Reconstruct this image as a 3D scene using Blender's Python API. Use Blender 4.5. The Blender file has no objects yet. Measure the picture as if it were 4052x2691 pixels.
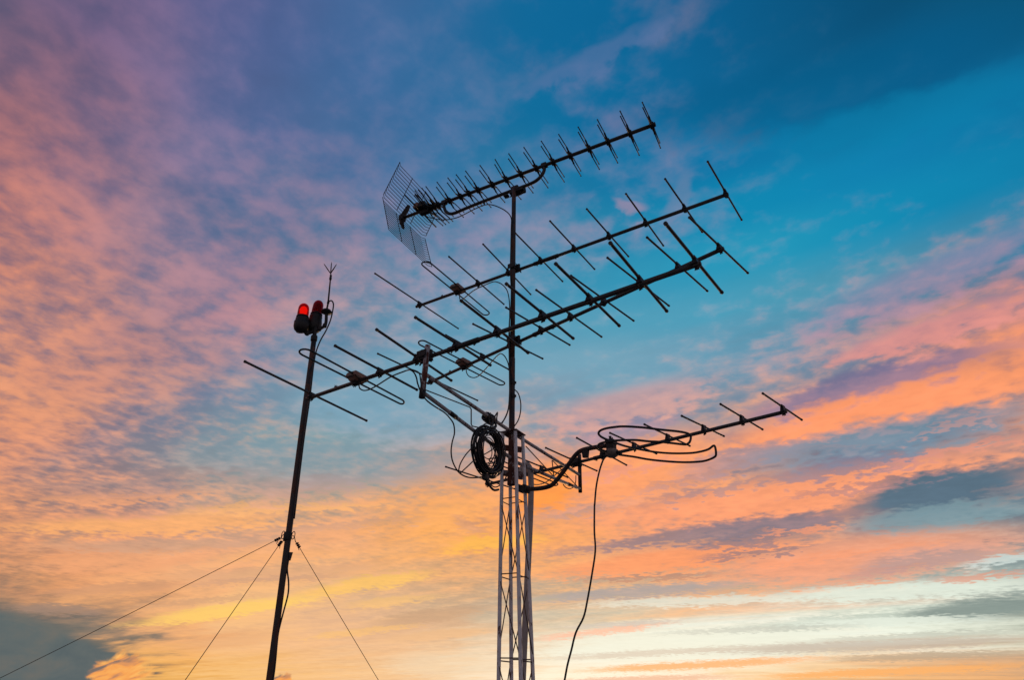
import bpy, bmesh, math, random
from mathutils import Vector, Matrix
random.seed(7)
scene = bpy.context.scene
COL = scene.collection
R = math.radians

# ---------------------------------------------------------------- sky tables
# rows by elevation, columns by azimuth (degrees, 0 = +Y): open sky colour,
# lit cloud colour (both 0-255) and cloud cover in percent
SKY_EL = [-1, 1.5, 3, 4.5, 6, 8, 10, 12.5, 15, 18, 22, 26, 30, 35, 40, 45, 51, 57, 64]
SKY_AZ = [-55, -50, -45, -40, -35, -30, -25, -20, -15, -10, -5, 0, 5, 10, 15, 20, 25, 30, 35, 40, 45, 50, 55]
SKY = [
 [(71,80,85,80,85,90,30),(71,80,84,80,85,89,30),(71,80,84,80,85,89,30),(71,80,84,80,85,89,30),(71,80,84,80,85,89,30),(85,89,90,108,100,91,30),(223,165,92,231,180,97,56),(244,190,119,250,202,128,60),(240,190,131,250,206,146,60),(235,190,141,251,210,159,60),(236,201,161,252,221,177,60),(241,219,186,253,235,201,60),(245,232,203,254,245,218,65),(247,237,209,254,248,225,68),(243,226,195,253,240,214,60),(234,199,158,251,214,160,60),(212,176,137,246,191,123,60),(188,158,129,241,176,108,60),(180,154,129,236,172,108,54),(182,156,129,234,171,109,50),(182,156,129,234,171,109,50),(182,156,129,234,171,109,50),(182,156,129,234,171,109,50)],
 [(85,95,97,125,112,102,30),(79,91,95,99,101,100,30),(76,89,94,85,94,99,30),(75,88,92,84,93,98,30),(75,88,92,87,94,97,30),(99,100,94,129,116,100,33),(230,165,99,248,184,104,60),(238,179,115,249,194,125,60),(234,179,125,250,197,136,60),(229,181,135,249,202,148,60),(226,189,153,248,212,166,60),(231,210,180,250,231,199,60),(238,226,199,253,244,218,65),(243,234,208,254,248,225,68),(241,227,198,252,241,214,61),(233,205,166,250,218,168,60),(216,180,141,247,194,129,60),(192,160,130,242,178,109,60),(180,153,129,236,172,107,56),(182,156,129,234,171,109,50),(182,156,129,234,171,109,50),(182,156,129,234,171,109,50),(182,156,129,234,171,109,50)],
 [(126,109,99,203,145,106,48),(105,103,100,178,135,105,35),(92,98,99,154,125,103,30),(87,96,97,133,116,102,30),(89,96,97,127,114,103,32),(122,114,105,167,135,109,39),(217,162,122,245,178,118,60),(227,175,132,248,190,133,60),(229,178,137,248,193,140,60),(224,177,138,247,197,148,58),(218,178,143,246,205,160,55),(219,196,166,246,222,189,56),(223,213,188,248,237,211,61),(229,226,203,251,246,224,66),(230,227,204,248,243,219,63),(229,222,195,247,231,198,63),(222,206,176,248,213,168,63),(207,183,153,246,194,142,62),(188,163,138,239,182,130,58),(177,154,133,231,177,128,51),(176,155,133,231,178,129,52),(176,156,135,230,180,132,52),(176,158,137,229,183,138,53)],
 [(157,122,105,233,157,107,61),(149,117,100,229,155,108,60),(134,112,99,212,148,107,52),(117,106,99,192,140,106,42),(119,109,101,198,146,107,40),(159,129,109,237,169,113,54),(206,158,123,246,180,121,68),(217,172,135,248,191,132,71),(220,175,141,247,191,138,63),(217,174,140,246,193,145,55),(210,171,137,245,200,154,47),(207,183,153,242,209,174,47),(210,199,173,243,223,194,53),(213,213,193,244,238,216,61),(214,218,204,245,247,231,69),(221,229,215,245,250,237,76),(227,236,221,245,251,238,80),(221,230,212,242,248,232,77),(190,200,182,230,233,214,66),(165,174,158,212,213,191,57),(160,170,155,210,211,190,54),(154,164,150,207,209,188,51),(144,155,144,203,205,185,45)],
 [(167,129,114,239,160,108,62),(162,125,109,237,159,107,61),(156,121,104,233,157,107,61),(150,118,100,230,155,108,60),(152,121,103,230,159,108,58),(176,137,111,242,171,115,61),(204,158,122,245,179,124,72),(211,171,134,248,190,130,79),(211,171,139,247,190,132,66),(205,169,139,246,190,135,51),(196,166,137,244,193,142,40),(182,169,149,239,198,157,35),(187,179,159,239,202,162,40),(197,191,170,242,204,163,48),(200,198,181,244,203,161,61),(197,201,187,246,217,183,61),(197,207,193,245,234,210,61),(192,204,190,240,245,227,62),(154,166,157,228,233,215,47),(120,133,127,192,196,178,32),(119,133,128,192,196,179,30),(126,141,136,196,199,183,30),(136,152,147,201,203,188,30)],
 [(159,124,121,231,156,114,64),(163,127,117,236,158,110,63),(167,129,114,239,160,108,62),(165,127,111,238,159,107,62),(161,127,113,240,162,111,59),(177,140,119,243,170,118,62),(200,158,124,244,176,125,69),(209,169,131,246,182,126,74),(211,171,131,246,184,127,71),(208,167,128,246,182,126,63),(200,162,126,245,181,125,53),(185,160,135,244,183,128,45),(181,164,143,244,184,130,44),(181,168,150,244,182,128,48),(171,165,153,243,175,124,58),(165,165,156,244,181,136,56),(164,166,158,242,189,152,53),(166,166,159,234,197,168,51),(151,168,163,221,218,201,40),(151,169,165,210,210,196,30),(144,161,159,201,204,192,30),(134,150,152,190,196,187,30),(121,136,142,174,185,180,30)],
 [(152,121,126,226,152,118,65),(156,123,123,229,154,116,64),(160,125,119,233,156,113,64),(164,127,117,236,158,110,63),(158,128,122,240,162,115,57),(168,139,130,245,168,121,58),(184,151,132,245,172,124,64),(194,159,133,245,176,123,69),(200,163,131,246,177,122,70),(206,163,125,246,177,115,69),(207,160,120,246,175,110,67),(197,156,124,247,174,109,62),(189,156,132,248,173,113,58),(179,156,140,247,172,116,57),(160,147,140,244,166,117,58),(152,144,141,242,164,119,56),(150,143,142,239,165,124,52),(149,143,144,230,168,134,47),(131,147,150,204,195,178,38),(118,133,140,172,183,178,31),(107,121,132,159,174,173,30),(102,116,130,157,168,166,32),(104,119,134,171,164,157,36)],
 [(149,118,125,229,152,113,62),(151,120,126,227,152,116,64),(152,121,126,225,152,118,65),(156,123,123,229,154,116,64),(148,127,131,228,158,123,54),(151,135,137,228,162,127,50),(162,147,141,231,167,128,53),(174,154,140,237,171,126,59),(183,157,135,242,171,120,65),(200,159,126,246,171,105,74),(213,160,118,247,171,93,81),(210,153,117,247,168,96,83),(202,152,125,247,166,103,79),(192,151,134,246,163,110,71),(173,144,136,243,159,112,59),(159,136,136,240,158,115,53),(147,131,136,236,158,118,50),(137,130,140,229,158,122,45),(116,130,141,200,173,154,37),(106,122,136,178,166,156,36),(106,121,137,182,162,149,39),(108,124,141,195,158,141,43),(111,128,145,212,154,130,48)],
 [(147,116,125,229,151,110,61),(148,117,125,230,152,111,61),(150,119,125,228,152,114,63),(150,121,127,225,152,118,63),(139,126,139,216,154,131,50),(131,131,144,209,156,132,41),(140,145,150,213,164,135,41),(151,156,153,220,168,133,45),(161,160,152,227,167,127,51),(177,160,144,237,167,114,64),(188,159,137,242,167,104,73),(188,153,134,245,166,105,77),(184,150,137,245,164,108,75),(178,147,142,245,162,112,70),(163,140,141,243,160,113,62),(153,135,140,242,160,112,59),(146,133,140,241,162,111,57),(130,130,143,232,160,122,47),(116,132,146,213,164,140,38),(110,129,145,206,158,138,41),(111,129,147,216,153,127,49),(122,128,143,224,152,120,56),(137,126,135,232,152,111,67)],
 [(147,114,125,226,146,111,64),(147,115,125,228,149,110,62),(147,116,125,230,152,110,60),(142,119,131,223,151,117,60),(129,124,143,210,150,129,53),(120,128,149,198,149,133,41),(123,144,159,197,159,142,33),(128,157,167,202,164,142,32),(134,164,172,211,162,134,36),(150,161,166,227,163,124,53),(160,158,160,237,163,118,64),(161,152,156,242,163,117,68),(160,147,154,243,163,117,68),(157,142,153,243,162,116,67),(148,135,149,243,162,114,64),(145,133,146,244,163,109,65),(148,135,144,246,166,102,68),(124,131,147,236,163,121,51),(117,130,149,225,158,128,44),(124,128,144,225,154,121,54),(141,125,134,233,152,109,69),(155,123,127,241,153,101,78),(160,121,125,244,151,99,82)],
 [(141,110,125,219,140,113,68),(146,113,125,223,143,112,66),(147,114,125,226,146,111,64),(135,117,135,214,145,120,61),(121,121,146,200,143,130,56),(116,127,154,188,143,136,48),(116,139,163,181,152,150,36),(118,150,170,176,159,156,29),(123,158,175,177,163,157,27),(130,161,176,186,163,153,33),(135,160,175,195,163,149,39),(136,156,173,201,163,147,42),(136,153,171,205,163,144,45),(135,149,169,206,163,142,47),(130,146,165,210,162,139,48),(128,143,163,215,161,135,51),(128,141,160,222,159,129,58),(123,132,155,225,156,129,56),(128,123,147,232,154,119,62),(143,118,136,242,152,103,76),(154,121,129,241,150,103,78),(140,121,136,235,147,112,71),(122,120,146,228,143,124,61)],
 [(132,103,122,207,131,114,70),(139,108,124,216,138,113,69),(142,111,125,220,141,113,67),(130,115,137,202,138,124,61),(118,117,145,187,136,134,54),(110,123,153,182,138,141,49),(107,133,163,179,145,151,44),(108,143,169,168,154,161,34),(110,152,176,155,162,172,24),(112,160,183,146,164,179,15),(114,163,186,142,164,182,10),(115,163,185,144,164,181,11),(116,163,185,149,164,179,16),(115,163,185,153,165,177,21),(113,160,183,166,162,171,26),(109,156,180,178,159,164,32),(104,149,175,190,154,156,42),(105,141,167,201,152,146,48),(109,134,160,212,149,136,56),(113,129,155,221,146,125,64),(118,123,149,226,143,126,61),(89,124,155,197,136,132,51),(47,128,165,156,127,141,38)],
 [(122,96,117,191,121,114,69),(130,101,120,204,129,114,70),(132,108,128,203,132,119,67),(123,112,139,185,130,131,59),(112,114,145,169,130,140,54),(103,118,152,175,132,144,53),(97,125,161,185,138,146,55),(98,134,165,183,146,152,51),(97,142,170,172,153,162,42),(97,149,177,160,158,173,32),(96,153,180,152,160,179,23),(94,155,182,148,162,182,17),(90,156,183,142,163,182,15),(83,157,184,136,164,183,14),(80,157,185,137,163,182,16),(77,157,185,139,162,181,18),(75,155,183,152,157,175,26),(77,153,180,166,152,168,33),(77,147,175,179,146,156,40),(67,137,169,176,140,147,39),(49,131,167,159,131,145,34),(20,131,171,128,121,148,29),(15,124,167,91,119,155,16)],
 [(106,90,116,152,105,118,61),(116,94,116,177,116,115,66),(121,102,130,176,120,126,63),(112,108,141,160,122,137,57),(102,111,147,146,123,146,54),(97,114,152,153,126,147,55),(92,120,157,160,130,149,54),(89,126,161,165,136,152,53),(86,132,165,163,141,158,48),(83,137,170,157,146,167,41),(79,141,174,153,151,173,35),(75,145,177,149,154,178,28),(64,146,179,140,156,179,23),(51,147,181,132,156,179,19),(46,149,183,125,155,181,15),(39,150,185,118,153,182,10),(36,150,184,126,151,179,12),(29,148,184,127,149,176,12),(18,142,181,126,142,168,8),(11,136,178,109,134,166,6),(12,130,174,86,127,166,7),(11,119,162,57,118,161,4),(9,111,158,43,114,159,0)],
 [(95,89,118,121,96,119,53),(105,92,122,144,105,124,59),(112,101,134,153,113,133,59),(100,105,143,136,114,143,53),(90,107,148,129,116,149,45),(86,108,150,133,119,150,41),(83,113,154,136,122,151,43),(81,119,158,138,126,152,44),(76,123,161,137,128,157,42),(73,127,164,136,130,161,39),(70,132,168,139,135,164,42),(67,137,173,140,140,167,45),(51,137,175,144,139,165,42),(32,136,176,148,136,163,40),(21,136,177,135,137,166,27),(12,136,178,121,137,169,13),(11,136,178,110,139,172,9),(11,134,178,91,139,174,3),(11,130,176,74,133,173,1),(11,127,175,50,128,176,0),(10,119,167,44,121,169,0),(9,107,155,40,112,157,0),(8,98,144,34,104,146,0)],
 [(93,89,121,113,94,122,52),(98,92,129,122,99,133,59),(98,97,137,127,106,139,55),(92,101,145,118,108,147,49),(84,102,148,117,111,151,39),(79,103,150,116,113,153,32),(75,106,152,114,114,152,31),(70,109,155,111,115,152,30),(61,112,159,104,119,156,31),(54,116,162,100,121,160,31),(46,117,162,100,123,161,29),(39,119,161,99,125,161,27),(28,119,163,104,126,162,24),(17,118,164,108,127,164,21),(12,118,165,109,127,164,19),(10,117,166,110,126,162,19),(10,117,166,94,125,162,13),(10,114,162,65,122,161,3),(9,108,155,48,116,157,0),(9,100,145,39,108,150,0),(8,95,141,36,104,145,0),(8,89,131,31,97,136,0),(7,82,118,26,88,124,0)],
 [(97,92,129,121,98,132,58),(93,94,136,119,101,138,56),(87,95,142,113,103,143,51),(85,97,145,107,104,147,46),(81,100,149,104,107,151,38),(74,102,151,101,109,153,33),(67,104,153,97,110,154,30),(60,105,154,92,111,156,30),(55,108,157,88,114,158,30),(45,109,158,84,115,159,28),(30,109,157,83,116,159,22),(15,109,156,80,116,159,17),(13,109,157,91,117,159,22),(10,108,157,103,118,158,27),(9,107,156,103,117,157,28),(9,105,154,93,116,155,24),(9,100,148,76,112,152,17),(8,95,141,59,106,145,8),(8,90,134,48,101,139,0),(7,84,126,44,97,134,0),(7,78,117,34,93,128,0),(7,78,115,28,90,125,0),(7,79,115,26,88,124,0)],
 [(92,94,137,118,101,139,55),(87,95,142,112,103,143,50),(85,97,145,107,104,146,46),(83,99,148,102,105,149,41),(78,101,150,97,107,151,37),(73,103,152,92,108,153,33),(67,104,153,87,110,154,29),(62,104,153,83,110,154,25),(56,104,153,80,110,154,22),(44,104,153,78,110,155,19),(29,104,153,77,111,155,15),(15,104,153,76,111,155,12),(13,104,153,82,111,154,14),(10,103,152,87,111,152,15),(9,102,151,90,111,150,17),(9,100,149,94,110,148,22),(8,97,146,101,110,146,30),(8,93,141,86,106,141,18),(8,89,134,70,101,137,5),(7,85,128,56,98,133,0),(7,80,122,43,95,130,0),(7,78,117,33,92,128,0),(7,78,115,28,90,125,0)],
 [(85,97,144,109,104,146,47),(84,98,147,105,105,148,43),(82,100,149,101,106,150,40),(77,102,151,96,107,152,36),(72,103,152,91,109,153,33),(68,104,153,87,110,154,29),(63,104,153,84,110,154,26),(58,104,153,81,110,154,22),(52,104,153,78,109,154,19),(40,103,152,76,109,154,16),(27,103,152,75,109,154,13),(17,103,151,74,109,153,10),(14,102,151,77,109,152,10),(11,102,151,80,109,151,10),(9,102,151,84,110,149,11),(9,100,149,90,110,148,18),(8,99,147,97,110,147,25),(8,96,145,97,109,145,27),(8,93,140,84,105,141,16),(8,89,134,70,101,137,5),(7,86,129,58,98,134,0),(7,82,124,47,96,131,0),(7,78,118,35,93,129,0)],
]
# streaks of cloud: centre (azimuth x cos elevation, elevation), half length, half width in degrees, tilt, colour, opacity, raggedness
STREAKS = [
 (-14.47, 17.45, 17.46, 2.68, 0.102, (128, 152, 165), 0.6, 0.8),
 (-9.66, 22.37, 11.74, 3.93, 0.039, (122, 166, 190), 0.6, 0.6),
 (-17.37, 15.22, 6.99, 1.3, 0.171, (175, 148, 145), 0.5, 0.9),
 (24.94, 46.16, 18.73, 3.69, -0.182, (0, 88, 132), 0.5, 0.5),
 (29.57, 42.0, 14.66, 2.61, -0.202, (5, 126, 170), 0.5, 0.6),
 (6.98, 53.7, 8.46, 1.24, 0.353, (88, 116, 162), 0.5, 1.6),
 (33.27, 29.57, 10.8, 2.54, 0.102, (150, 135, 165), 0.5, 1.5),
 (13.04, 41.62, 3.02, 1.18, 1.133, (110, 130, 165), 0.5, 1.6),
 (9.12, 41.26, 2.1, 1.1, -0.472, (165, 140, 165), 0.6, 1.6),
 (34.18, 25.77, 9.68, 1.57, 0.049, (222, 145, 140), 0.75, 1.2),
 (31.13, 22.9, 12.48, 1.91, 0.084, (122, 114, 150), 0.75, 1.1),
 (11.25, 17.74, 12.16, 4.09, 0.187, (255, 162, 106), 0.9, 0.5),
 (30.54, 20.31, 15.18, 2.86, 0.12, (255, 156, 108), 1.0, 0.35),
 (10.7, 23.39, 10.6, 2.54, 0.226, (215, 160, 155), 0.6, 1.6),
 (10.79, 21.4, 7.85, 1.23, 0.159, (150, 135, 160), 0.6, 1.5),
 (20.12, 18.39, 7.0, 1.05, 0.16, (165, 140, 150), 0.6, 1.5),
 (30.62, 18.54, 14.75, 2.08, 0.05, (108, 140, 162), 0.85, 0.9),
 (24.71, 14.86, 22.38, 2.35, 0.084, (254, 160, 114), 0.9, 0.5),
 (27.67, 16.81, 8.96, 1.17, 0.043, (132, 124, 145), 0.7, 1.4),
 (34.59, 14.23, 9.74, 2.04, 0.098, (88, 112, 130), 1.0, 0.4),
 (19.64, 12.6, 12.99, 1.1, 0.079, (122, 118, 134), 0.85, 1.2),
 (33.98, 12.43, 9.04, 1.32, 0.006, (122, 152, 162), 0.85, 0.5),
 (28.49, 9.88, 15.39, 2.27, 0.063, (242, 162, 126), 0.85, 0.6),
 (14.23, 10.29, 13.31, 1.21, 0.117, (250, 155, 105), 0.85, 0.7),
 (10.66, 11.69, 10.03, 0.62, 0.119, (165, 132, 130), 0.75, 1.0),
 (11.2, 7.83, 11.14, 0.69, 0.077, (165, 160, 160), 0.8, 0.8),
 (11.88, 8.94, 7.54, 0.3, 0.052, (165, 125, 115), 0.6, 1.0),
 (20.47, 11.78, 5.8, 0.69, 0.104, (120, 115, 130), 0.7, 1.6),
 (32.76, 9.69, 5.88, 0.87, 0.095, (165, 150, 152), 0.65, 1.3),
 (16.16, 3.86, 18.23, 2.0, 0.055, (236, 240, 222), 0.9, 0.7),
 (30.35, 7.48, 12.66, 0.87, 0.019, (225, 235, 220), 0.9, 0.4),
 (37.47, 9.24, 3.55, 0.49, 0.052, (205, 220, 215), 0.8, 0.7),
 (36.24, 8.23, 4.28, 0.33, 0.033, (225, 160, 135), 0.75, 0.6),
 (15.78, 7.09, 11.34, 0.53, 0.029, (225, 230, 215), 0.7, 0.5),
 (29.24, 5.68, 13.73, 0.64, 0.058, (185, 198, 185), 0.75, 0.5),
 (35.32, 6.18, 6.19, 0.98, 0.053, (125, 142, 138), 0.85, 0.5),
 (8.54, 4.75, 8.0, 0.38, 0.129, (250, 190, 160), 0.8, 0.5),
 (29.37, 5.49, 9.49, 0.43, 0.013, (232, 240, 225), 0.8, 0.5),
 (27.75, 3.89, 15.07, 0.55, 0.039, (190, 175, 160), 0.75, 0.6),
 (31.85, 3.22, 9.22, 0.36, 0.039, (185, 165, 140), 0.8, 0.5),
 (15.63, 2.44, 12.74, 0.4, 0.068, (255, 180, 120), 0.9, 0.4),
 (29.04, 2.21, 12.74, 0.37, 0.056, (250, 178, 108), 0.9, 0.4),
 (11.04, 1.31, 10.32, 0.35, 0.056, (225, 170, 140), 0.7, 0.4),
 (-21.43, 5.1, 9.64, 0.68, 0.21, (255, 206, 110), 0.9, 0.5),
 (-11.61, 7.69, 7.69, 0.74, 0.209, (255, 200, 100), 0.7, 0.5),
 (3.66, 16.41, 3.58, 3.3, 0.159, (255, 152, 62), 0.8, 0.3),
 (-3.66, 13.72, 5.82, 1.93, 0.265, (255, 176, 102), 0.6, 0.7),
 (-1.09, 11.53, 5.93, 0.94, 0.14, (255, 188, 82), 0.75, 0.5),
 (-27.59, 10.74, 14.01, 1.02, 0.171, (254, 178, 108), 0.7, 0.8),
 (-26.11, 9.54, 12.23, 0.74, 0.157, (200, 158, 132), 0.65, 0.8),
 (-30.34, 7.63, 9.31, 0.79, 0.148, (238, 165, 118), 0.6, 0.7),
 (-18.05, 8.26, 11.28, 0.68, 0.141, (215, 165, 128), 0.6, 0.8),
 (-2.33, 13.06, 2.54, 0.64, -0.359, (190, 145, 130), 0.4, 0.8),
 (7.79, 14.61, 6.76, 0.7, 0.165, (188, 150, 142), 0.7, 1.0),
 (-5.68, 5.57, 7.33, 0.72, 0.17, (202, 162, 128), 0.75, 0.6),
 (-33.1, 4.21, 3.8, 0.49, 0.046, (160, 132, 116), 0.8, 0.6),
 (-30.41, 5.83, 6.56, 0.52, 0.178, (205, 150, 115), 0.6, 0.6),
 (-4.89, 1.93, 6.89, 1.27, -0.012, (240, 215, 180), 0.5, 0.5),
 (-5.39, 4.07, 6.98, 0.57, 0.12, (240, 190, 140), 0.7, 0.5),
 (-21.6, 2.98, 4.93, 0.88, 0.169, (230, 170, 120), 0.5, 0.5),
 (-9.58, 6.44, 5.54, 0.49, 0.153, (250, 195, 120), 0.6, 0.5),
 (31.68, 18.82, 8.49, 0.57, -0.037, (104, 140, 160), 0.6, 1.2),
 (36.34, 18.77, 4.37, 0.45, 0.109, (205, 150, 140), 0.55, 1.5),
 (17.86, 15.74, 5.58, 0.52, 0.208, (160, 135, 142), 0.6, 1.2),
 (16.11, 17.02, 5.66, 0.53, 0.189, (165, 138, 144), 0.55, 1.2),
 (25.38, 15.11, 8.39, 0.44, 0.095, (252, 160, 115), 0.7, 0.9),
 (24.03, 12.31, 4.42, 0.34, 0.052, (245, 155, 115), 0.7, 1.0),
 (20.95, 10.73, 6.27, 0.39, 0.078, (130, 118, 128), 0.7, 1.6),
 (26.6, 10.2, 10.46, 0.42, 0.069, (250, 160, 118), 0.6, 1.0),
 (11.67, 11.84, 5.27, 0.41, 0.128, (150, 125, 130), 0.6, 1.2),
 (29.76, 8.88, 4.01, 0.4, 0.114, (190, 150, 145), 0.55, 1.3),
 (35.36, 16.97, 7.43, 0.45, 0.041, (235, 150, 125), 0.55, 1.2),
 (30.1, 15.21, 9.15, 0.38, 0.05, (140, 120, 135), 0.5, 1.4),
 (33.74, 10.27, 8.28, 0.43, 0.052, (232, 165, 140), 0.5, 1.3),
 (10.78, 15.2, 7.69, 0.48, 0.145, (250, 165, 120), 0.6, 1.0),
 (10.8, 17.99, 7.8, 0.55, 0.169, (225, 150, 135), 0.5, 1.3),
 (-28.32, 14.1, 10.71, 0.66, 0.242, (170, 140, 135), 0.4, 0.9),
 (-31.29, 12.12, 9.57, 0.5, 0.226, (242, 165, 115), 0.5, 0.9),
 (-18.44, 13.12, 11.21, 0.46, 0.159, (252, 182, 112), 0.6, 0.8),
 (-14.87, 9.94, 11.81, 0.45, 0.149, (245, 175, 115), 0.5, 0.8),
 (-19.45, 7.49, 8.41, 0.38, 0.138, (190, 150, 128), 0.5, 0.9),
 (-23.94, 5.53, 6.52, 0.32, 0.173, (200, 155, 122), 0.5, 0.9),
 (-14.17, 12.24, 10.65, 0.41, 0.149, (205, 158, 132), 0.5, 1.0),
 (-11.56, 4.06, 6.04, 0.33, 0.172, (255, 196, 112), 0.5, 0.8),
 (11.97, 3.2, 11.6, 0.32, 0.07, (205, 190, 172), 0.6, 0.9),
 (20.04, 5.0, 10.48, 0.27, 0.045, (196, 200, 188), 0.6, 0.8),
 (10.13, 5.33, 7.67, 0.29, 0.067, (200, 190, 180), 0.6, 0.9),
 (31.15, 4.52, 10.03, 0.25, 0.037, (190, 192, 178), 0.6, 0.8),
]

# ---------------------------------------------------------------- node helper
class G:
    def __init__(s, tree): s.t = tree; s.n = tree.nodes; s.l = tree.links
    def put(s, sock, v):
        if v is None: return
        if isinstance(v, (int, float)):
            sock.default_value = v if sock.type == 'VALUE' else (v, v, v, 1)[:len(sock.default_value)]
        elif isinstance(v, (tuple, list)):
            n = len(sock.default_value); sock.default_value = (tuple(v) + (1,))[:n]
        else: s.l.new(v, sock)
    def m(s, op, a, b=None, c=None, clamp=False):
        n = s.n.new('ShaderNodeMath'); n.operation = op; n.use_clamp = clamp
        for i, v in enumerate((a, b, c)): s.put(n.inputs[i], v)
        return n.outputs[0]
    def add(s, a, b): return s.m('ADD', a, b)
    def sub(s, a, b): return s.m('SUBTRACT', a, b)
    def mul(s, a, b): return s.m('MULTIPLY', a, b)
    def mad(s, a, b, c): return s.m('MULTIPLY_ADD', a, b, c)
    def step(s, v, a, b, c=0.0, d=1.0, smooth=True):
        n = s.n.new('ShaderNodeMapRange'); n.interpolation_type = 'SMOOTHSTEP' if smooth else 'LINEAR'
        for k, q in zip(('Value', 'From Min', 'From Max', 'To Min', 'To Max'), (v, a, b, c, d)): s.put(n.inputs[k], q)
        return n.outputs[0]
    def comb(s, x, y, z):
        n = s.n.new('ShaderNodeCombineXYZ'); s.put(n.inputs[0], x); s.put(n.inputs[1], y); s.put(n.inputs[2], z); return n.outputs[0]
    def noise(s, vec, scale=1.0, detail=4, rough=.5, dist=0.0, lac=2.0):
        n = s.n.new('ShaderNodeTexNoise'); s.put(n.inputs['Vector'], vec)
        n.inputs['Scale'].default_value = scale; n.inputs['Detail'].default_value = detail
        n.inputs['Roughness'].default_value = rough; n.inputs['Distortion'].default_value = dist
        n.inputs['Lacunarity'].default_value = lac
        return n.outputs['Fac']
    def mix(s, f, a, b, mode='MIX'):
        n = s.n.new('ShaderNodeMix'); n.data_type = 'RGBA'; n.blend_type = mode
        s.put(n.inputs[0], f); s.put(n.inputs[6], a); s.put(n.inputs[7], b); return n.outputs[2]
    def ramp(s, f, stops, interp='LINEAR'):
        n = s.n.new('ShaderNodeValToRGB'); n.color_ramp.interpolation = interp; s.put(n.inputs[0], f)
        e = n.color_ramp.elements
        while len(e) < len(stops): e.new(.5)
        for i, (p, c) in enumerate(stops): e[i].position = p; e[i].color = tuple(c)[:4] if len(c) > 3 else tuple(c) + (1,)
        return n.outputs

def lin(c):
    c = c / 255.0
    return c / 12.92 if c < .04045 else ((c + .055) / 1.055) ** 2.4

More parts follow.
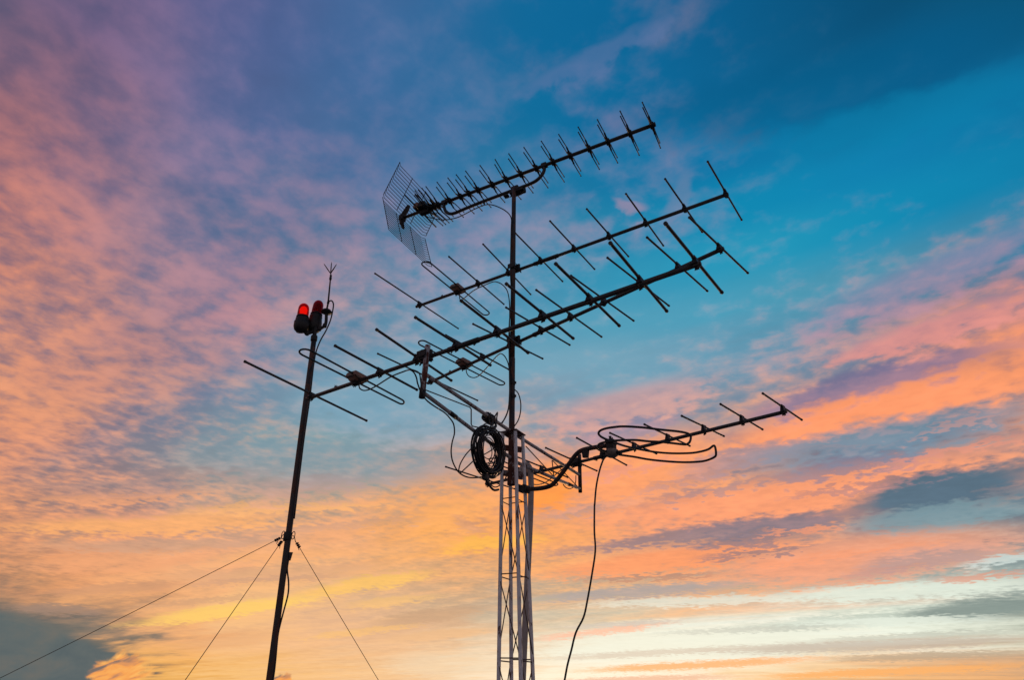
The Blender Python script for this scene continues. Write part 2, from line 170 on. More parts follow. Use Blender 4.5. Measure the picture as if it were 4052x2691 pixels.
# ---------------------------------------------------------------- sky
def build_world():
    w = bpy.data.worlds.new('World'); scene.world = w; w.use_nodes = True
    t = w.node_tree; t.nodes.clear(); g = G(t)
    tc = t.nodes.new('ShaderNodeTexCoord')
    sp = t.nodes.new('ShaderNodeSeparateXYZ'); t.links.new(tc.outputs['Generated'], sp.inputs[0])
    x, y, z = sp.outputs
    az = g.mul(g.m('ARCTAN2', x, y), 180 / math.pi)
    el = g.mul(g.m('ARCSINE', z), 180 / math.pi)
    # the cloud deck: a level sheet overhead seen in perspective, banded along azimuth -50
    den = g.m('MAXIMUM', g.add(z, .055), .012)
    u = g.m('DIVIDE', x, den); v = g.m('DIVIDE', y, den)
    c, s_ = math.cos(R(-50)), math.sin(R(-50))
    sc = g.add(g.mul(u, s_), g.mul(v, c)); tcn = g.sub(g.mul(u, c), g.mul(v, s_))
    n_band = g.noise(g.comb(g.mul(sc, .30), g.mul(tcn, 1.5), .3), 1.0, 5, .55, .6)
    n_warp = g.noise(g.comb(g.mul(sc, .9), g.mul(tcn, 2.2), 4.7), 1.0, 4, .55, .3)
    n_mot = g.noise(g.comb(g.mul(sc, 4.5), g.mul(tcn, 6.0), 9.1), 1.0, 3, .5, .15)
    n_fine = g.noise(g.comb(g.mul(sc, 17.0), g.mul(tcn, 17.0), 2.2), 1.0, 4, .52, .15)
    low = g.step(el, 3, 22)                                    # bands get thinner towards the horizon
    az2 = g.add(az, g.mul(g.sub(n_warp, .5), 14.0))
    el2 = g.add(el, g.mul(g.sub(n_band, .5), g.step(el, 1, 26, 2.5, 13.0, False)))
    a0, a1 = SKY_AZ[0], SKY_AZ[-1]
    f = g.step(az2, a0, a1, 0, 1, False)
    tabs = []
    for k in range(2):
        col = None; cov = None
        for i, e in enumerate(SKY_EL):
            stops = []
            for j, hx in enumerate(SKY[i]):
                b = hx
                stops.append(((SKY_AZ[j] - a0) / (a1 - a0), tuple(lin(q) for q in b[3 * k:3 * k + 3]) + (b[6] / 100,)))
            ro = g.ramp(f, stops, 'B_SPLINE' if i > 9 else 'EASE')
            if col is None: col, cov = ro[0], ro[1]
            else:
                h = g.step(el2, SKY_EL[i - 1], e, 0, 1, e > 20)
                col = g.mix(h, col, ro[0])
                if k == 0: cov = g.add(cov, g.mul(h, g.sub(ro[1], cov)))
        tabs.append(col)
        if k == 0: cover = cov
    gap, lit = tabs
    # cloud density
    wf = g.step(el, 2, 15, .06, .36)
    n = g.add(g.mul(g.sub(n_band, .5), .34), g.add(g.mul(g.sub(n_mot, .5), g.step(el, 2, 18, .15, .30)), g.mul(g.sub(n_fine, .5), wf)))
    n = g.mad(n, 3.4, .5)
    d = g.sub(n, g.sub(1.0, cover))
    mask = g.step(d, -.42, .42)
    col = g.mix(mask, gap, lit)
    # streaks, then relief: noise that lightens and darkens the cloud colour
    nz = g.add(g.mul(n_mot, .40), g.mul(n_fine, .60))
    sx = g.add(g.mul(az, g.m('COSINE', g.mul(el, math.pi / 180))), g.mul(g.sub(n_warp, .5), g.step(el, 2, 25, 3.0, 9.0)))
    sy = g.add(el, g.mul(g.sub(nz, .5), g.step(el, 2, 25, 1.2, 6.0)))
    pos = g.comb(sx, sy, 0)
    for (mx_, my_, hl, hw, ang, c3, al, rag) in STREAKS:
        mp = t.nodes.new('ShaderNodeMapping'); mp.vector_type = 'TEXTURE'; g.put(mp.inputs['Vector'], pos)
        mp.inputs['Location'].default_value = (mx_, my_, 0); mp.inputs['Rotation'].default_value = (0, 0, ang); mp.inputs['Scale'].default_value = (hl, hw, 1)
        gt = t.nodes.new('ShaderNodeTexGradient'); gt.gradient_type = 'SPHERICAL'; t.links.new(mp.outputs[0], gt.inputs[0])
        mk = g.mul(g.step(g.mad(g.sub(nz, .5), rag, gt.outputs['Fac']), .04, .62), g.step(gt.outputs['Fac'], 0, .15, 0, al, False))
        col = g.mix(mk, col, tuple(lin(q) for q in c3))
    relief = g.mad(g.sub(n_fine, .5), g.step(el, 3, 16, .04, .26), g.mad(g.sub(n_mot, .5), g.step(el, 3, 16, .08, .34), 1.0))
    relief = g.add(g.mul(g.sub(relief, 1.0), g.step(cover, .05, .5, .15, 1.0)), 1.0)
    col = g.mix(1.0, col, g.comb(relief, relief, relief), 'MULTIPLY')
    # dark bank low on the left, with a lit cumulus head at its end
    nb = g.noise(g.comb(g.mul(az, .22), g.mul(el, .5), 1.7), 1.0, 6, .6, .4)
    nc = g.noise(g.comb(g.mul(az, .8), g.mul(el, 1.2), 6.1), 1.0, 4, .55, .4)
    edge = g.sub(g.mad(g.add(az, 36.4), -.27, 4.0), el)        # top line of the bank
    edge = g.add(edge, g.mul(g.sub(nb, .5), 1.6))
    bm = g.mul(g.step(edge, -.35, .45), g.step(g.add(az, g.mul(g.sub(nc, .5), 2.2)), -26.9, -27.8))
    bcol = g.ramp(g.mad(g.sub(nb, .5), 1.6, .5), [(0, (lin(72), lin(90), lin(98))), (.5, (lin(94), lin(104), lin(105))), (1, (lin(120), lin(112), lin(102)))])[0]
    col = g.mix(bm, col, bcol)
    dx = g.m('DIVIDE', g.sub(az, -28.0), 1.9); dy = g.m('DIVIDE', g.sub(el, .2), 1.6)
    rr = g.m('SQRT', g.add(g.mul(dx, dx), g.mul(dy, dy)))
    cm = g.step(g.add(rr, g.mul(g.sub(nc, .5), 1.7)), 1.1, .62)
    ccol = g.ramp(g.mad(g.sub(g.noise(g.comb(g.mad(az, .8, g.mul(el, -.6)), g.mad(el, 1.5, g.mul(az, -.35)), 3.3), 1.0, 3, .5, .5), .5), 3.0, .5),
                  [(0, (lin(128), lin(112), lin(104))), (.28, (lin(214), lin(146), lin(98))), (.45, (lin(246), lin(164), lin(88))), (1, (lin(255), lin(190), lin(106)))])[0]
    col = g.mix(cm, col, ccol)
    dx = g.m('DIVIDE', g.sub(az, -16.9), 1.1); dy = g.m('DIVIDE', g.sub(el, .05), .75)
    rr = g.m('SQRT', g.add(g.mul(dx, dx), g.mul(dy, dy)))
    cm = g.step(g.add(rr, g.mul(g.sub(nc, .5), 1.4)), 1.05, .75)
    col = g.mix(cm, col, ccol)
    # unseen sky behind the camera: blue, brightened warm low down to light the tower
    back = g.step(g.m('ABSOLUTE', az), 62, 110)
    bk = g.ramp(g.step(el, -5, 80, 0, 1, False), [(0, (.52, .40, .39)), (.22, (.34, .28, .31)), (.6, (.14, .16, .24)), (1, (.05, .09, .16))])[0]
    col = g.mix(back, col, bk)
    col = g.mix(g.step(el, 66, 80), col, (.02, .09, .18))
    col = g.mix(g.step(el, -1, -6), col, (.12, .09, .075))
    bg = t.nodes.new('ShaderNodeBackground'); g.put(bg.inputs[0], col); bg.inputs[1].default_value = 1.0
    sky = t.nodes.new('ShaderNodeTexSky'); sky.sky_type = 'NISHITA'; sky.sun_disc = False
    sky.sun_elevation = SUN_EL; sky.sun_rotation = SUN_AZ
    bg2 = t.nodes.new('ShaderNodeBackground'); t.links.new(sky.outputs[0], bg2.inputs[0]); bg2.inputs[1].default_value = .004
    ad = t.nodes.new('ShaderNodeAddShader'); t.links.new(bg.outputs[0], ad.inputs[0]); t.links.new(bg2.outputs[0], ad.inputs[1])
    out = t.nodes.new('ShaderNodeOutputWorld'); t.links.new(ad.outputs[0], out.inputs[0])
    w.cycles.sampling_method = 'MANUAL'; w.cycles.sample_map_resolution = 512

SUN_EL, SUN_AZ = R(1.5), R(12)
build_world()
sun = bpy.data.lights.new('sun', 'SUN'); sun.energy = .45; sun.angle = R(.5); sun.color = (1, .62, .32)
so = bpy.data.objects.new('sun', sun); COL.objects.link(so)
sd = Vector((math.sin(SUN_AZ) * math.cos(SUN_EL), math.cos(SUN_AZ) * math.cos(SUN_EL), math.sin(SUN_EL)))
so.rotation_euler = sd.to_track_quat('Z', 'Y').to_euler(); so.location = (0, 30, 8)

# ---------------------------------------------------------------- camera
cam = bpy.data.cameras.new('camera'); co = bpy.data.objects.new('camera', cam); COL.objects.link(co)
cam.lens = 21.778; cam.sensor_width = 36; cam.clip_start = .05; cam.clip_end = 3000
p, r = .519665, .0349755
F = Vector((0, math.cos(p), math.sin(p))); U = Vector((0, -math.sin(p), math.cos(p))); X = Vector((1, 0, 0))
X2 = X * math.cos(r) + U * math.sin(r); U2 = U * math.cos(r) - X * math.sin(r)
mw = Matrix((X2, U2, -F)).transposed().to_4x4(); mw.translation = (0, 0, 1.6)
co.matrix_world = mw; scene.camera = co
scene.view_settings.view_transform = 'Standard'; scene.view_settings.look = 'None'
scene.view_settings.exposure = 0; scene.view_settings.gamma = 1

# ---------------------------------------------------------------- materials
def mat(name, c1, c2, scale=30, metal=0.0, rough=.5, rust=None, rust_amt=.0, rust_scale=(40, 40, 14), spec=.5, bump=.15):
    m = bpy.data.materials.new(name); m.use_nodes = True; g = G(m.node_tree)
    b = m.node_tree.nodes['Principled BSDF']; tc = m.node_tree.nodes.new('ShaderNodeTexCoord'); o = tc.outputs['Object']
    n = g.noise(o, scale, 5, .6)
    col = g.mix(g.step(n, .35, .65), c1, c2)
    rg = g.step(n, .3, .7, rough - .1, rough + .12)
    if rust:
        mp = m.node_tree.nodes.new('ShaderNodeMapping'); mp.inputs['Scale'].default_value = rust_scale; g.put(mp.inputs['Vector'], o)
        rn = g.noise(mp.outputs[0], 1.0, 6, .68, .3)
        rm = g.step(rn, .62 - rust_amt, .66 - rust_amt)
        rc = g.mix(g.noise(o, 120, 3), rust, tuple(q * .45 for q in rust))
        col = g.mix(rm, col, rc); rg = g.add(rg, g.mul(rm, .3))
        g.put(b.inputs['Metallic'], g.mul(g.sub(1.0, rm), metal))
    else: b.inputs['Metallic'].default_value = metal
    g.put(b.inputs['Base Color'], col); g.put(b.inputs['Roughness'], rg)
    b.inputs['Specular IOR Level'].default_value = spec
    if bump:
        bp = m.node_tree.nodes.new('ShaderNodeBump'); bp.inputs['Strength'].default_value = bump; bp.inputs['Distance'].default_value = .002
        g.put(bp.inputs['Height'], g.noise(o, scale * 4, 4, .6)); g.l.new(bp.outputs[0], b.inputs['Normal'])
    return m

M = dict(
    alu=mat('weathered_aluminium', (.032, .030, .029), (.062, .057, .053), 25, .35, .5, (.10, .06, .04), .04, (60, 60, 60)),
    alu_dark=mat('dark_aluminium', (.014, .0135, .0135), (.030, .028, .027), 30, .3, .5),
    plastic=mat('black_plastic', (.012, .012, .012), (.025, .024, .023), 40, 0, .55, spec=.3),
    box=mat('faded_brown_plastic', (.16, .07, .045), (.26, .14, .09), 14, 0, .55),
    box_face=mat('faded_label_plastic', (.15, .11, .09), (.24, .19, .15), 20, 0, .6),
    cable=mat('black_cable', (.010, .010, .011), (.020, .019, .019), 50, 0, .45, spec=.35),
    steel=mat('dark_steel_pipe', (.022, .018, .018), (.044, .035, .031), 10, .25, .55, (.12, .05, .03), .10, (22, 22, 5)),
    white=mat('chipped_white_paint', (.56, .53, .53), (.70, .67, .66), 12, 0, .5, (.17, .055, .03), .045, (40, 40, 7)),
    white_arm=mat('dark_rusty_arm_paint', (.30, .29, .29), (.42, .40, .40), 12, 0, .55, (.13, .045, .03), .08, (30, 30, 10)),  # base set darker than the white of the legs, plus rust spots
    white_rusty=mat('rusty_white_paint', (.30, .28, .28), (.42, .39, .38), 12, 0, .55, (.15, .045, .028), .13, (26, 26, 9)),
    rusty=mat('rusty_tube', (.20, .17, .17), (.30, .26, .25), 10, 0, .7, (.12, .04, .025), .20, (22, 22, 12)),
    rod=mat('rusty_rod', (.08, .05, .04), (.15, .09, .065), 40, .1, .7),
    pvc=mat('grey_conduit', (.30, .26, .24), (.38, .33, .30), 8, 0, .6, (.15, .10, .08), .02),
    wire=mat('galvanised_wire', (.07, .05, .04), (.12, .09, .07), 60, .5, .5, bump=0),
    ground=mat('dark_roofing', (.10, .10, .10), (.16, .155, .15), 1.5, 0, .9, bump=.3),
)
def lamp_mat(name, base, em, strength, trans):
    m = bpy.data.materials.new(name); m.use_nodes = True; g = G(m.node_tree); b = m.node_tree.nodes['Principled BSDF']
    b.inputs['Base Color'].default_value = base + (1,); b.inputs['Roughness'].default_value = .18
    b.inputs['Transmission Weight'].default_value = trans
    b.inputs['IOR'].default_value = 1.15
    if em: b.inputs['Emission Color'].default_value = em + (1,); b.inputs['Emission Strength'].default_value = strength
    return m
M['red_glass'] = lamp_mat('red_glass_lit', (.42, .004, .006), (1, .01, .0), .02, .8)
M['red_glass_off'] = lamp_mat('red_glass_unlit', (.30, .004, .012), None, 0, .55)
M['bulb'] = lamp_mat('glowing_bulb', (1, .1, .05), (1, .07, .015), 1.3, 0)
M['bulb_off'] = mat('dark_bulb', (.10, .01, .01), (.14, .02, .02), 30)

# ---------------------------------------------------------------- mesh helpers (all shapes go into a bmesh)
def frames(pts, closed=False):
    n = len(pts); T = []
    for i in range(n):
        a = pts[(i - 1) % n] if (closed or i > 0) else pts[i]; b = pts[(i + 1) % n] if (closed or i < n - 1) else pts[i]
        T.append((b - a).normalized())
    ref = Vector((0, 0, 1)) if abs(T[0].z) < .9 else Vector((1, 0, 0))
    N = (ref - T[0] * ref.dot(T[0])).normalized(); out = []
    for i in range(n):
        N = (N - T[i] * N.dot(T[i])).normalized(); out.append((N.copy(), T[i].cross(N)))
    return out
def tube(bm, pts, rad, sides=10, closed=False, cap=True, smooth=True, flat=1.0):
    pts = [Vector(p) for p in pts]; fr = frames(pts, closed); rings = []
    for i, p in enumerate(pts):
        rr = rad[i] if isinstance(rad, (list, tuple)) else rad
        rings.append([bm.verts.new(p + fr[i][0] * (rr * flat * math.cos(2 * math.pi * k / sides)) + fr[i][1] * (rr * math.sin(2 * math.pi * k / sides))) for k in range(sides)])
    n = len(rings)
    for i in range(n if closed else n - 1):
        a, b = rings[i], rings[(i + 1) % n]
        for k in range(sides):
            f = bm.faces.new((a[k], a[(k + 1) % sides], b[(k + 1) % sides], b[k])); f.smooth = smooth
    if cap and not closed:
        bm.faces.new(rings[0][::-1]); bm.faces.new(rings[-1])
def box(bm, c, ax, ay, az_, sx, sy, sz, bev=0.0, top=1.0):
    """box centred at c along unit axes; top < 1 tapers its upper face"""
    c = Vector(c); vs = []
    for k in (-1, 1):
        t = top if k > 0 else 1.0
        for (i, j) in ((-1, -1), (1, -1), (1, 1), (-1, 1)):
            vs.append(bm.verts.new(c + ax * (i * sx / 2 * t) + ay * (j * sy / 2 * t) + az_ * (k * sz / 2)))
    fs = [bm.faces.new([vs[i] for i in q]) for q in ((3, 2, 1, 0), (4, 5, 6, 7), (0, 1, 5, 4), (1, 2, 6, 5), (2, 3, 7, 6), (3, 0, 4, 7))]
    if bev:
        es = list({e for f in fs for e in f.edges})
        bmesh.ops.bevel(bm, geom=es, offset=bev, segments=2, affect='EDGES', profile=.6)
EX, EY, EZ = Vector((1, 0, 0)), Vector((0, 1, 0)), Vector((0, 0, 1))
def lathe(bm, c, axis, prof, sides=24):
    """revolve (radius, height) pairs about axis from c"""
    axis = Vector(axis).normalized(); c = Vector(c)
    ref = Vector((0, 0, 1)) if abs(axis.z) < .9 else Vector((1, 0, 0))
    n = (ref - axis * ref.dot(axis)).normalized(); b = axis.cross(n); rings = []
    for rr, h in prof:
        rings.append([bm.verts.new(c + axis * h + n * (rr * math.cos(2 * math.pi * k / sides)) + b * (rr * math.sin(2 * math.pi * k / sides))) for k in range(sides)])
    for i in range(len(rings) - 1):
        for k in range(sides):
            f = bm.faces.new((rings[i][k], rings[i][(k + 1) % sides], rings[i + 1][(k + 1) % sides], rings[i + 1][k])); f.smooth = True
    bm.faces.new(rings[0][::-1]); bm.faces.new(rings[-1])
def spline(pts, n=6):
    pts = [Vector(p) for p in pts]; out = []
    for i in range(len(pts) - 1):
        p0 = pts[max(i - 1, 0)]; p1 = pts[i]; p2 = pts[i + 1]; p3 = pts[min(i + 2, len(pts) - 1)]
        for k in range(n):
            t = k / n
            out.append(.5 * ((2 * p1) + (p2 - p0) * t + (2 * p0 - 5 * p1 + 4 * p2 - p3) * t * t + (3 * p1 - p0 - 3 * p2 + p3) * t ** 3))
    out.append(pts[-1]); return out
def obj(name, bm, m, parent=None, loc=None):
    bmesh.ops.recalc_face_normals(bm, faces=bm.faces)
    me = bpy.data.meshes.new(name); bm.to_mesh(me); bm.free(); me.materials.append(m)
    o = bpy.data.objects.new(name, me); COL.objects.link(o); o.parent = parent
    if loc is not None: o.location = loc
    return o
def tag(o, label, cat, group=None):
    o['label'] = label; o['category'] = cat
    if group: o['group'] = group
    return o
def thing(name, label, cat, loc=(0, 0, 0), rz=0, group=None):
    o = bpy.data.objects.new(name, None); COL.objects.link(o); o.location = loc; o.rotation_euler = (0, 0, rz); o.empty_display_size = .1
    return tag(o, label, cat, group)
def B(): return bmesh.new()
def ubolt(bm, c, a, b, across, rad, leg, wire=.0035):
    """U-bolt round a pipe: arc of radius rad in the plane (a, b), legs of given length along b"""
    c = Vector(c); pts = [c + a * rad + b * leg]
    for k in range(9):
        th = math.pi * k / 8; pts.append(c + a * (rad * math.cos(th)) - b * (rad * math.sin(th)))
    pts.append(c - a * rad + b * leg); tube(bm, pts, wire, 6)
    for s in (1, -1): box(bm, c + a * (rad * s) + b * (leg * .8), a, across, b, .012, .012, .008)
def wingnut(bm, c, down=-1, s=1.0):
    c = Vector(c)
    tube(bm, [c, c + EZ * (.016 * s * down)], .0032 * s, 6)
    a = random.uniform(0, 3.1); d = Vector((math.cos(a), math.sin(a), 0))
    for k in (1, -1): tube(bm, [c + EZ * (.006 * down * s), c + EZ * (.004 * down * s) + d * (.007 * k * s), c + EZ * (.013 * down * s) + d * (.012 * k * s)], [.0035 * s, .0035 * s, .0022 * s], 5)

# ---------------------------------------------------------------- ground
bm = B(); N = 48; c = bm.verts.new((0, 0, 0)); ring = [bm.verts.new((300 * math.cos(2 * math.pi * k / N), 300 * math.sin(2 * math.pi * k / N), 0)) for k in range(N)]
for k in range(N): bm.faces.new((c, ring[k], ring[(k + 1) % N]))
gr = obj('ground', bm, M['ground']); gr['kind'] = 'structure'; gr['label'] = 'dark flat ground under the tower'

# ---------------------------------------------------------------- lattice tower
TC = Vector((.035, 4.8, 0))
def tcx(z): return .035 + .0425 * (3.4 - z)
TR = lambda z: .1200 - .0145 * (z - 1.8) if z < 1.8 else (.1200 - .0205 * (z - 1.8) if z < 2.9 else .0975 - .025 * (z - 2.9))
TH = R(14)
def leg_xy(k, z, off=0):
    a = TH - math.pi / 2 + k * math.pi / 2          # 0 near, 1 right, 2 far, 3 left
    q = TR(z) + off
    return Vector((tcx(z) + q * math.cos(a), TC.y + q * math.sin(a), z))
tower = thing('lattice_tower', 'slim four-legged lattice tower of white painted rust-spotted pipes with side arms', 'tower', (TC.x, TC.y, 0))
def tobj(name, bm, m, parent=tower):
    bmesh.ops.translate(bm, verts=bm.verts, vec=(-TC.x, -TC.y, 0)); return obj(name, bm, m, parent)
ZT = 3.452
for k in range(4):
    bm = B(); zs = [0, .8, 1.6, 2.2, 2.8, 3.2, ZT]; tube(bm, [leg_xy(k, z) for z in zs], .0142, 14); tobj('leg', bm, M['white'])
rings_z = [.125, .68, 1.235, 1.80, 2.346, 2.899]
for z in rings_z:
    bm = B()
    for k in range(4):
        a, b = leg_xy(k, z, .004), leg_xy((k + 1) % 4, z, .004); dz = .012 if k % 2 else -.004
        e = (b - a).normalized(); tube(bm, [a + EZ * dz, b + EZ * dz], .0042, 6)
    tobj('tie_ring', bm, M['rod'])
for i in range(len(rings_z)):
    z1 = rings_z[i]; z2 = rings_z[i + 1] if i + 1 < len(rings_z) else None
    if z2 is None: continue
    for k in range(4):
        # one diagonal on each face: near>right, far>left, right>far, left>near
        hi, lo = ((k, (k + 1) % 4))
        a = leg_xy(hi, z2 - .02, .0); b = leg_xy(lo, z1 + .02, .0)
        out = ((a + b) / 2 - Vector((tcx((a.z + b.z) / 2), TC.y, (a.z + b.z) / 2))).normalized() * .008
        bm = B(); tube(bm, [a + out, b + out], .0040, 6); tobj('diagonal_brace', bm, M['rod'])
# top plate: a thin square plate with a turned-down lip on its near sides
bm = B(); ca, sa = math.cos(TH - math.pi / 4), math.sin(TH - math.pi / 4)
pa, pb = Vector((ca, sa, 0)), Vector((-sa, ca, 0))
box(bm, (tcx(3.45), TC.y, 3.459), pa, pb, EZ, .158, .158, .008, .001)
tobj('top_plate', bm, M['rusty'])
bm = B(); lathe(bm, (.033, 4.8, 3.03), EZ, [(.031, 0), (.0315, .01), (.0315, .40), (.029, .412), (.029, .424)], 20); tobj('mast_socket', bm, M['rusty'])
for z in (3.12, 3.33):
    for k in range(4):
        bm = B(); a = leg_xy(k, z); q = Vector((.033, 4.8, z)); d = (a - q).normalized(); box(bm, (a + q) / 2, d, EZ.cross(d), EZ, (a - q).length - .03, .006, .05)
        tobj('web_plate', bm, M['rusty'])

# side arms of the tower (both in one vertical plane, 31.6 degrees east of north)
A1 = Vector((math.sin(R(31.6)), math.cos(R(31.6)), 0)); AC = Vector((.033, 4.8, 0))
def armp(s, z, off=0): return AC + A1 * s + Vector((A1.y, -A1.x, 0)) * off + EZ * z
bm = B(); tube(bm, [armp(-.03, 3.468), armp(-1.155, 3.480)], .0142, 12); tobj('side_arm', bm, M['white_arm'])
bm = B(); tube(bm, [armp(-.03, 3.245), armp(-.6, 3.292), armp(-1.165, 3.340)], .0142, 12); lo_arm = tobj('side_arm', bm, M['white_arm'])
bm = B(); tube(bm, [armp(-.79, 3.308), armp(-.87, 3.315)], .0175, 12); tobj('tape_wrap', bm, M['plastic'], lo_arm)
bm = B(); tube(bm, [armp(.06, 3.465), armp(1.27, 3.478)], .0142, 12); tobj('side_arm', bm, M['white_arm'])
bm = B(); tube(bm, [armp(.06, 3.235), armp(1.29, 3.342)], .0142, 12); lo2 = tobj('side_arm', bm, M['white_arm'])
for s in (.42, 1.02):
    bm = B(); tube(bm, [armp(s, 3.235 + (s - .06) * .087), armp(s + .05, 3.235 + (s - .01) * .087)], .0165, 12); tobj('tape_wrap', bm, M['plastic'], lo2)
bm = B(); tube(bm, [armp(-1.184, 3.312), armp(-1.184, 3.700)], .0200, 16); s1 = tobj('end_post', bm, M['white_rusty'])
bm = B(); tube(bm, [armp(-1.184, 3.300), armp(-1.184, 3.352)], .0225, 16); tobj('end_collar', bm, M['plastic'], s1)
bm = B(); tube(bm, [armp(1.290, 3.308), armp(1.290, 3.690)], .0185, 16); tobj('end_post', bm, M['steel'])
bm = B(); pts = [armp(-1.165, 3.368), armp(-.63, 3.449), armp(-.61, 3.440), armp(-.597, 3.325), armp(-.58, 3.315), armp(-.115, 3.425)]
tube(bm, pts, .0048, 6); tobj('truss_rod', bm, M['rod'])
bm = B(); tube(bm, [armp(.22, 3.423), armp(.735, 3.306)], .0048, 6); tube(bm, [armp(.735, 3.306), armp(.70, 3.448), armp(.72, 3.448), armp(1.225, 3.350)], .0048, 6); tobj('truss_rod', bm, M['rod'])

# ---------------------------------------------------------------- mast
mast = thing('antenna_mast', 'tall dark steel pipe mast rising from the tower top plate', 'mast', (.033, 4.8, 3.06))
def mx(z): return .033 + (z - 3.071) * (-.067 / 3.055)
def mobj(name, bm, m, parent=mast):
    bmesh.ops.translate(bm, verts=bm.verts, vec=(-.033, -4.8, -3.06)); return obj(name, bm, m, parent)
bm = B(); tube(bm, [(mx(3.06), 4.8, 3.06), (mx(3.46), 4.8, 3.46), (mx(4.16), 4.8, 4.16)], .0245, 20); mobj('lower_pipe', bm, M['steel'])
bm = B(); tube(bm, [(mx(4.16), 4.8, 4.16), (mx(5.2), 4.8, 5.2), (mx(6.17), 4.8, 6.17)], .0218, 20); mobj('upper_pipe', bm, M['steel'])
for z in (3.92, 3.795):
    bm = B(); lathe(bm, (mx(z), 4.8, z - .02), EZ, [(.026, 0), (.028, .004), (.028, .036), (.026, .04)], 18); box(bm, (mx(z) + .030, 4.79, z), EX, EY, EZ, .012, .012, .02, .002); mobj('hose_clamp', bm, M['plastic'])

# ---------------------------------------------------------------- yagi antennas
def yagi(a, label, er, clamp, off, box_m, lean=0.0):
    o = thing('yagi_antenna', label, 'antenna', a['o'], a['rz'], 'yagi antennas of one kind')
    s0, s1 = a['s']; h = a['h']
    bm = B(); tube(bm, [(s0 - .03, 0, 0), (s1 + .015, 0, 0)], .0155, 14); boom = obj('boom', bm, M['alu'], o)
    for s in (s0 - .03, s1 + .015):
        bm = B(); tube(bm, [(s - .004, 0, 0), (s + .004, 0, 0)], .0135, 12); obj('end_cap', bm, M['plastic'], boom)
    js = .325
    bm = B(); tube(bm, [(js - .13, 0, 0), (js + .13, 0, 0)], .0195, 14)
    for q in (-.1, .1): wingnut(bm, (js + q, 0, -.018), -1, 1.0)
    if clamp != 'none': obj('joint_sleeve', bm, M['alu_dark'], boom)
    else: bm.free()
    for i, (sa_, na, sb, nb) in enumerate(a['els']):
        sc_ = (sa_ + sb) / 2; half = (nb - na) / 2; ctr = (na + nb) / 2; sk = (sb - sa_) / 2
        bm = B(); p0 = Vector((sc_ - sk, ctr - half, h)); p1 = Vector((sc_ + sk, ctr + half, h)); d = (p1 - p0).normalized()
        tube(bm, [p0, p0 + d * .003, p1 - d * .003, p1], er, 10)
        tube(bm, [p0 + d * .0, p0 + d * .014], er * 1.22, 10); tube(bm, [p1 - d * .014, p1], er * 1.22, 10)
        e = obj('reflector_rod' if i == 0 else 'director_rod', bm, M['alu'], o)
        t = -ctr / (2 * half) if half else 0
        c = p0.lerp(p1, .5 + t); bm = B()
        # saddle block: wide on the boom, narrow where it grips the rod
        box(bm, (c.x, 0, h * .48), EX, EY, EZ, .034, .056, h * .9 + .010, .003, .62)
        box(bm, (c.x, 0, h + .003), EX, d, EZ, .022, .062, .016, .004)
        for k in (-1, 1): box(bm, (c.x, k * .0185, -.002), EX, EY, EZ, .020, .0045, .034, .001)
        wingnut(bm, (c.x, 0, -.015), -1, 1.15); wingnut(bm, (c.x + random.uniform(-.004, .004), .009, -.015), -1, .8)
        obj('saddle_bracket', bm, M['plastic'], e)
    # folded dipole, lying level
    (xa, ya), (xb, yb), (xc, yc), (xd, yd) = a['dip']
    pts = []
    P0 = Vector((xa, ya, 0)); P1 = Vector((xb, yb, 0)); P2 = Vector((xc, yc, 0)); P3 = Vector((xd, yd, 0))
    def half_turn(p, q, out, n=8):
        c = (p + q) / 2; rr = (q - p) / 2; res = []
        for k in range(n + 1):
            th = math.pi * k / n; res.append(c + rr * -math.cos(th) + out * (rr.length * math.sin(th)))
        return res
    l_in, r_in = (P1 - P2).normalized(), (P2 - P1).normalized(); rl = (P1 - P0).length / 2
    pts = half_turn(P0 - l_in * rl, P1 - l_in * rl, l_in) + half_turn(P2 - r_in * rl, P3 - r_in * rl, r_in)
    pts = [q + EZ * h for q in pts]
    bm = B(); tube(bm, pts, .0070, 10, closed=True); dp = obj('folded_dipole', bm, M['alu_dark'], o)
    sb_ = a['box']; dn = (P2 - P1).normalized(); dn = dn if dn.y > 0 else -dn; dx_ = Vector((dn.y, -dn.x, 0))
    mid = (P0 + P1 + P2 + P3) / 4
    cc = Vector((sb_, 0, h + .004)); cc = Vector((mid.x + (sb_ - mid.x) * .3, 0, h + .006))
    bm = B(); box(bm, cc, dx_, dn, EZ, .112, .150, .042, .006, .86)
    box(bm, cc - EZ * .030, dx_, dn, EZ, .060, .090, .034, .005, 1.5)
    jb = obj('junction_box', bm, box_m, o)
    bm = B(); box(bm, cc + dn * -.066 - EZ * .006, dx_, dn, EZ, .052, .026, .036, .005); box(bm, cc + dx_ * .044 - EZ * .012, dx_, dn, EZ, .016, .09, .030, .004); obj('terminal_cover', bm, M['box_face'], jb)
    bm = B(); tube(bm, [cc + Vector((0, .0, -.04)), cc + Vector((0, 0, -.068))], .009, 8)
    box(bm, (cc.x, 0, -.012), EX, EY, EZ, .05, .044, .024, .003); wingnut(bm, (cc.x - .02, 0, -.022), -1, 1.2); obj('cable_gland', bm, M['plastic'], jb)
    bm = B(); x_ = s0 + .32; box(bm, (x_, 0, .012), EX, EY, EZ, .022, .018, .022, .003); wingnut(bm, (x_, 0, .02), 1, .9); obj('boom_bolt', bm, M['alu_dark'], boom)
    # clamp on the mast or post
    bm = B(); c = Vector((0, off, 0)) ; pr = .022
    sgn = 1 if off > 0 else -1
    box(bm, (0, off * .38, 0), EX, EY, EZ, .095, .022, .088, .004)
    box(bm, (0, off + sgn * .030, 0), EX, EY, EZ, .085, .012, .050, .003)
    for z in (-.027, .027): ubolt(bm, (0, off, z), EX, EY * -sgn, EZ, .030, .052)
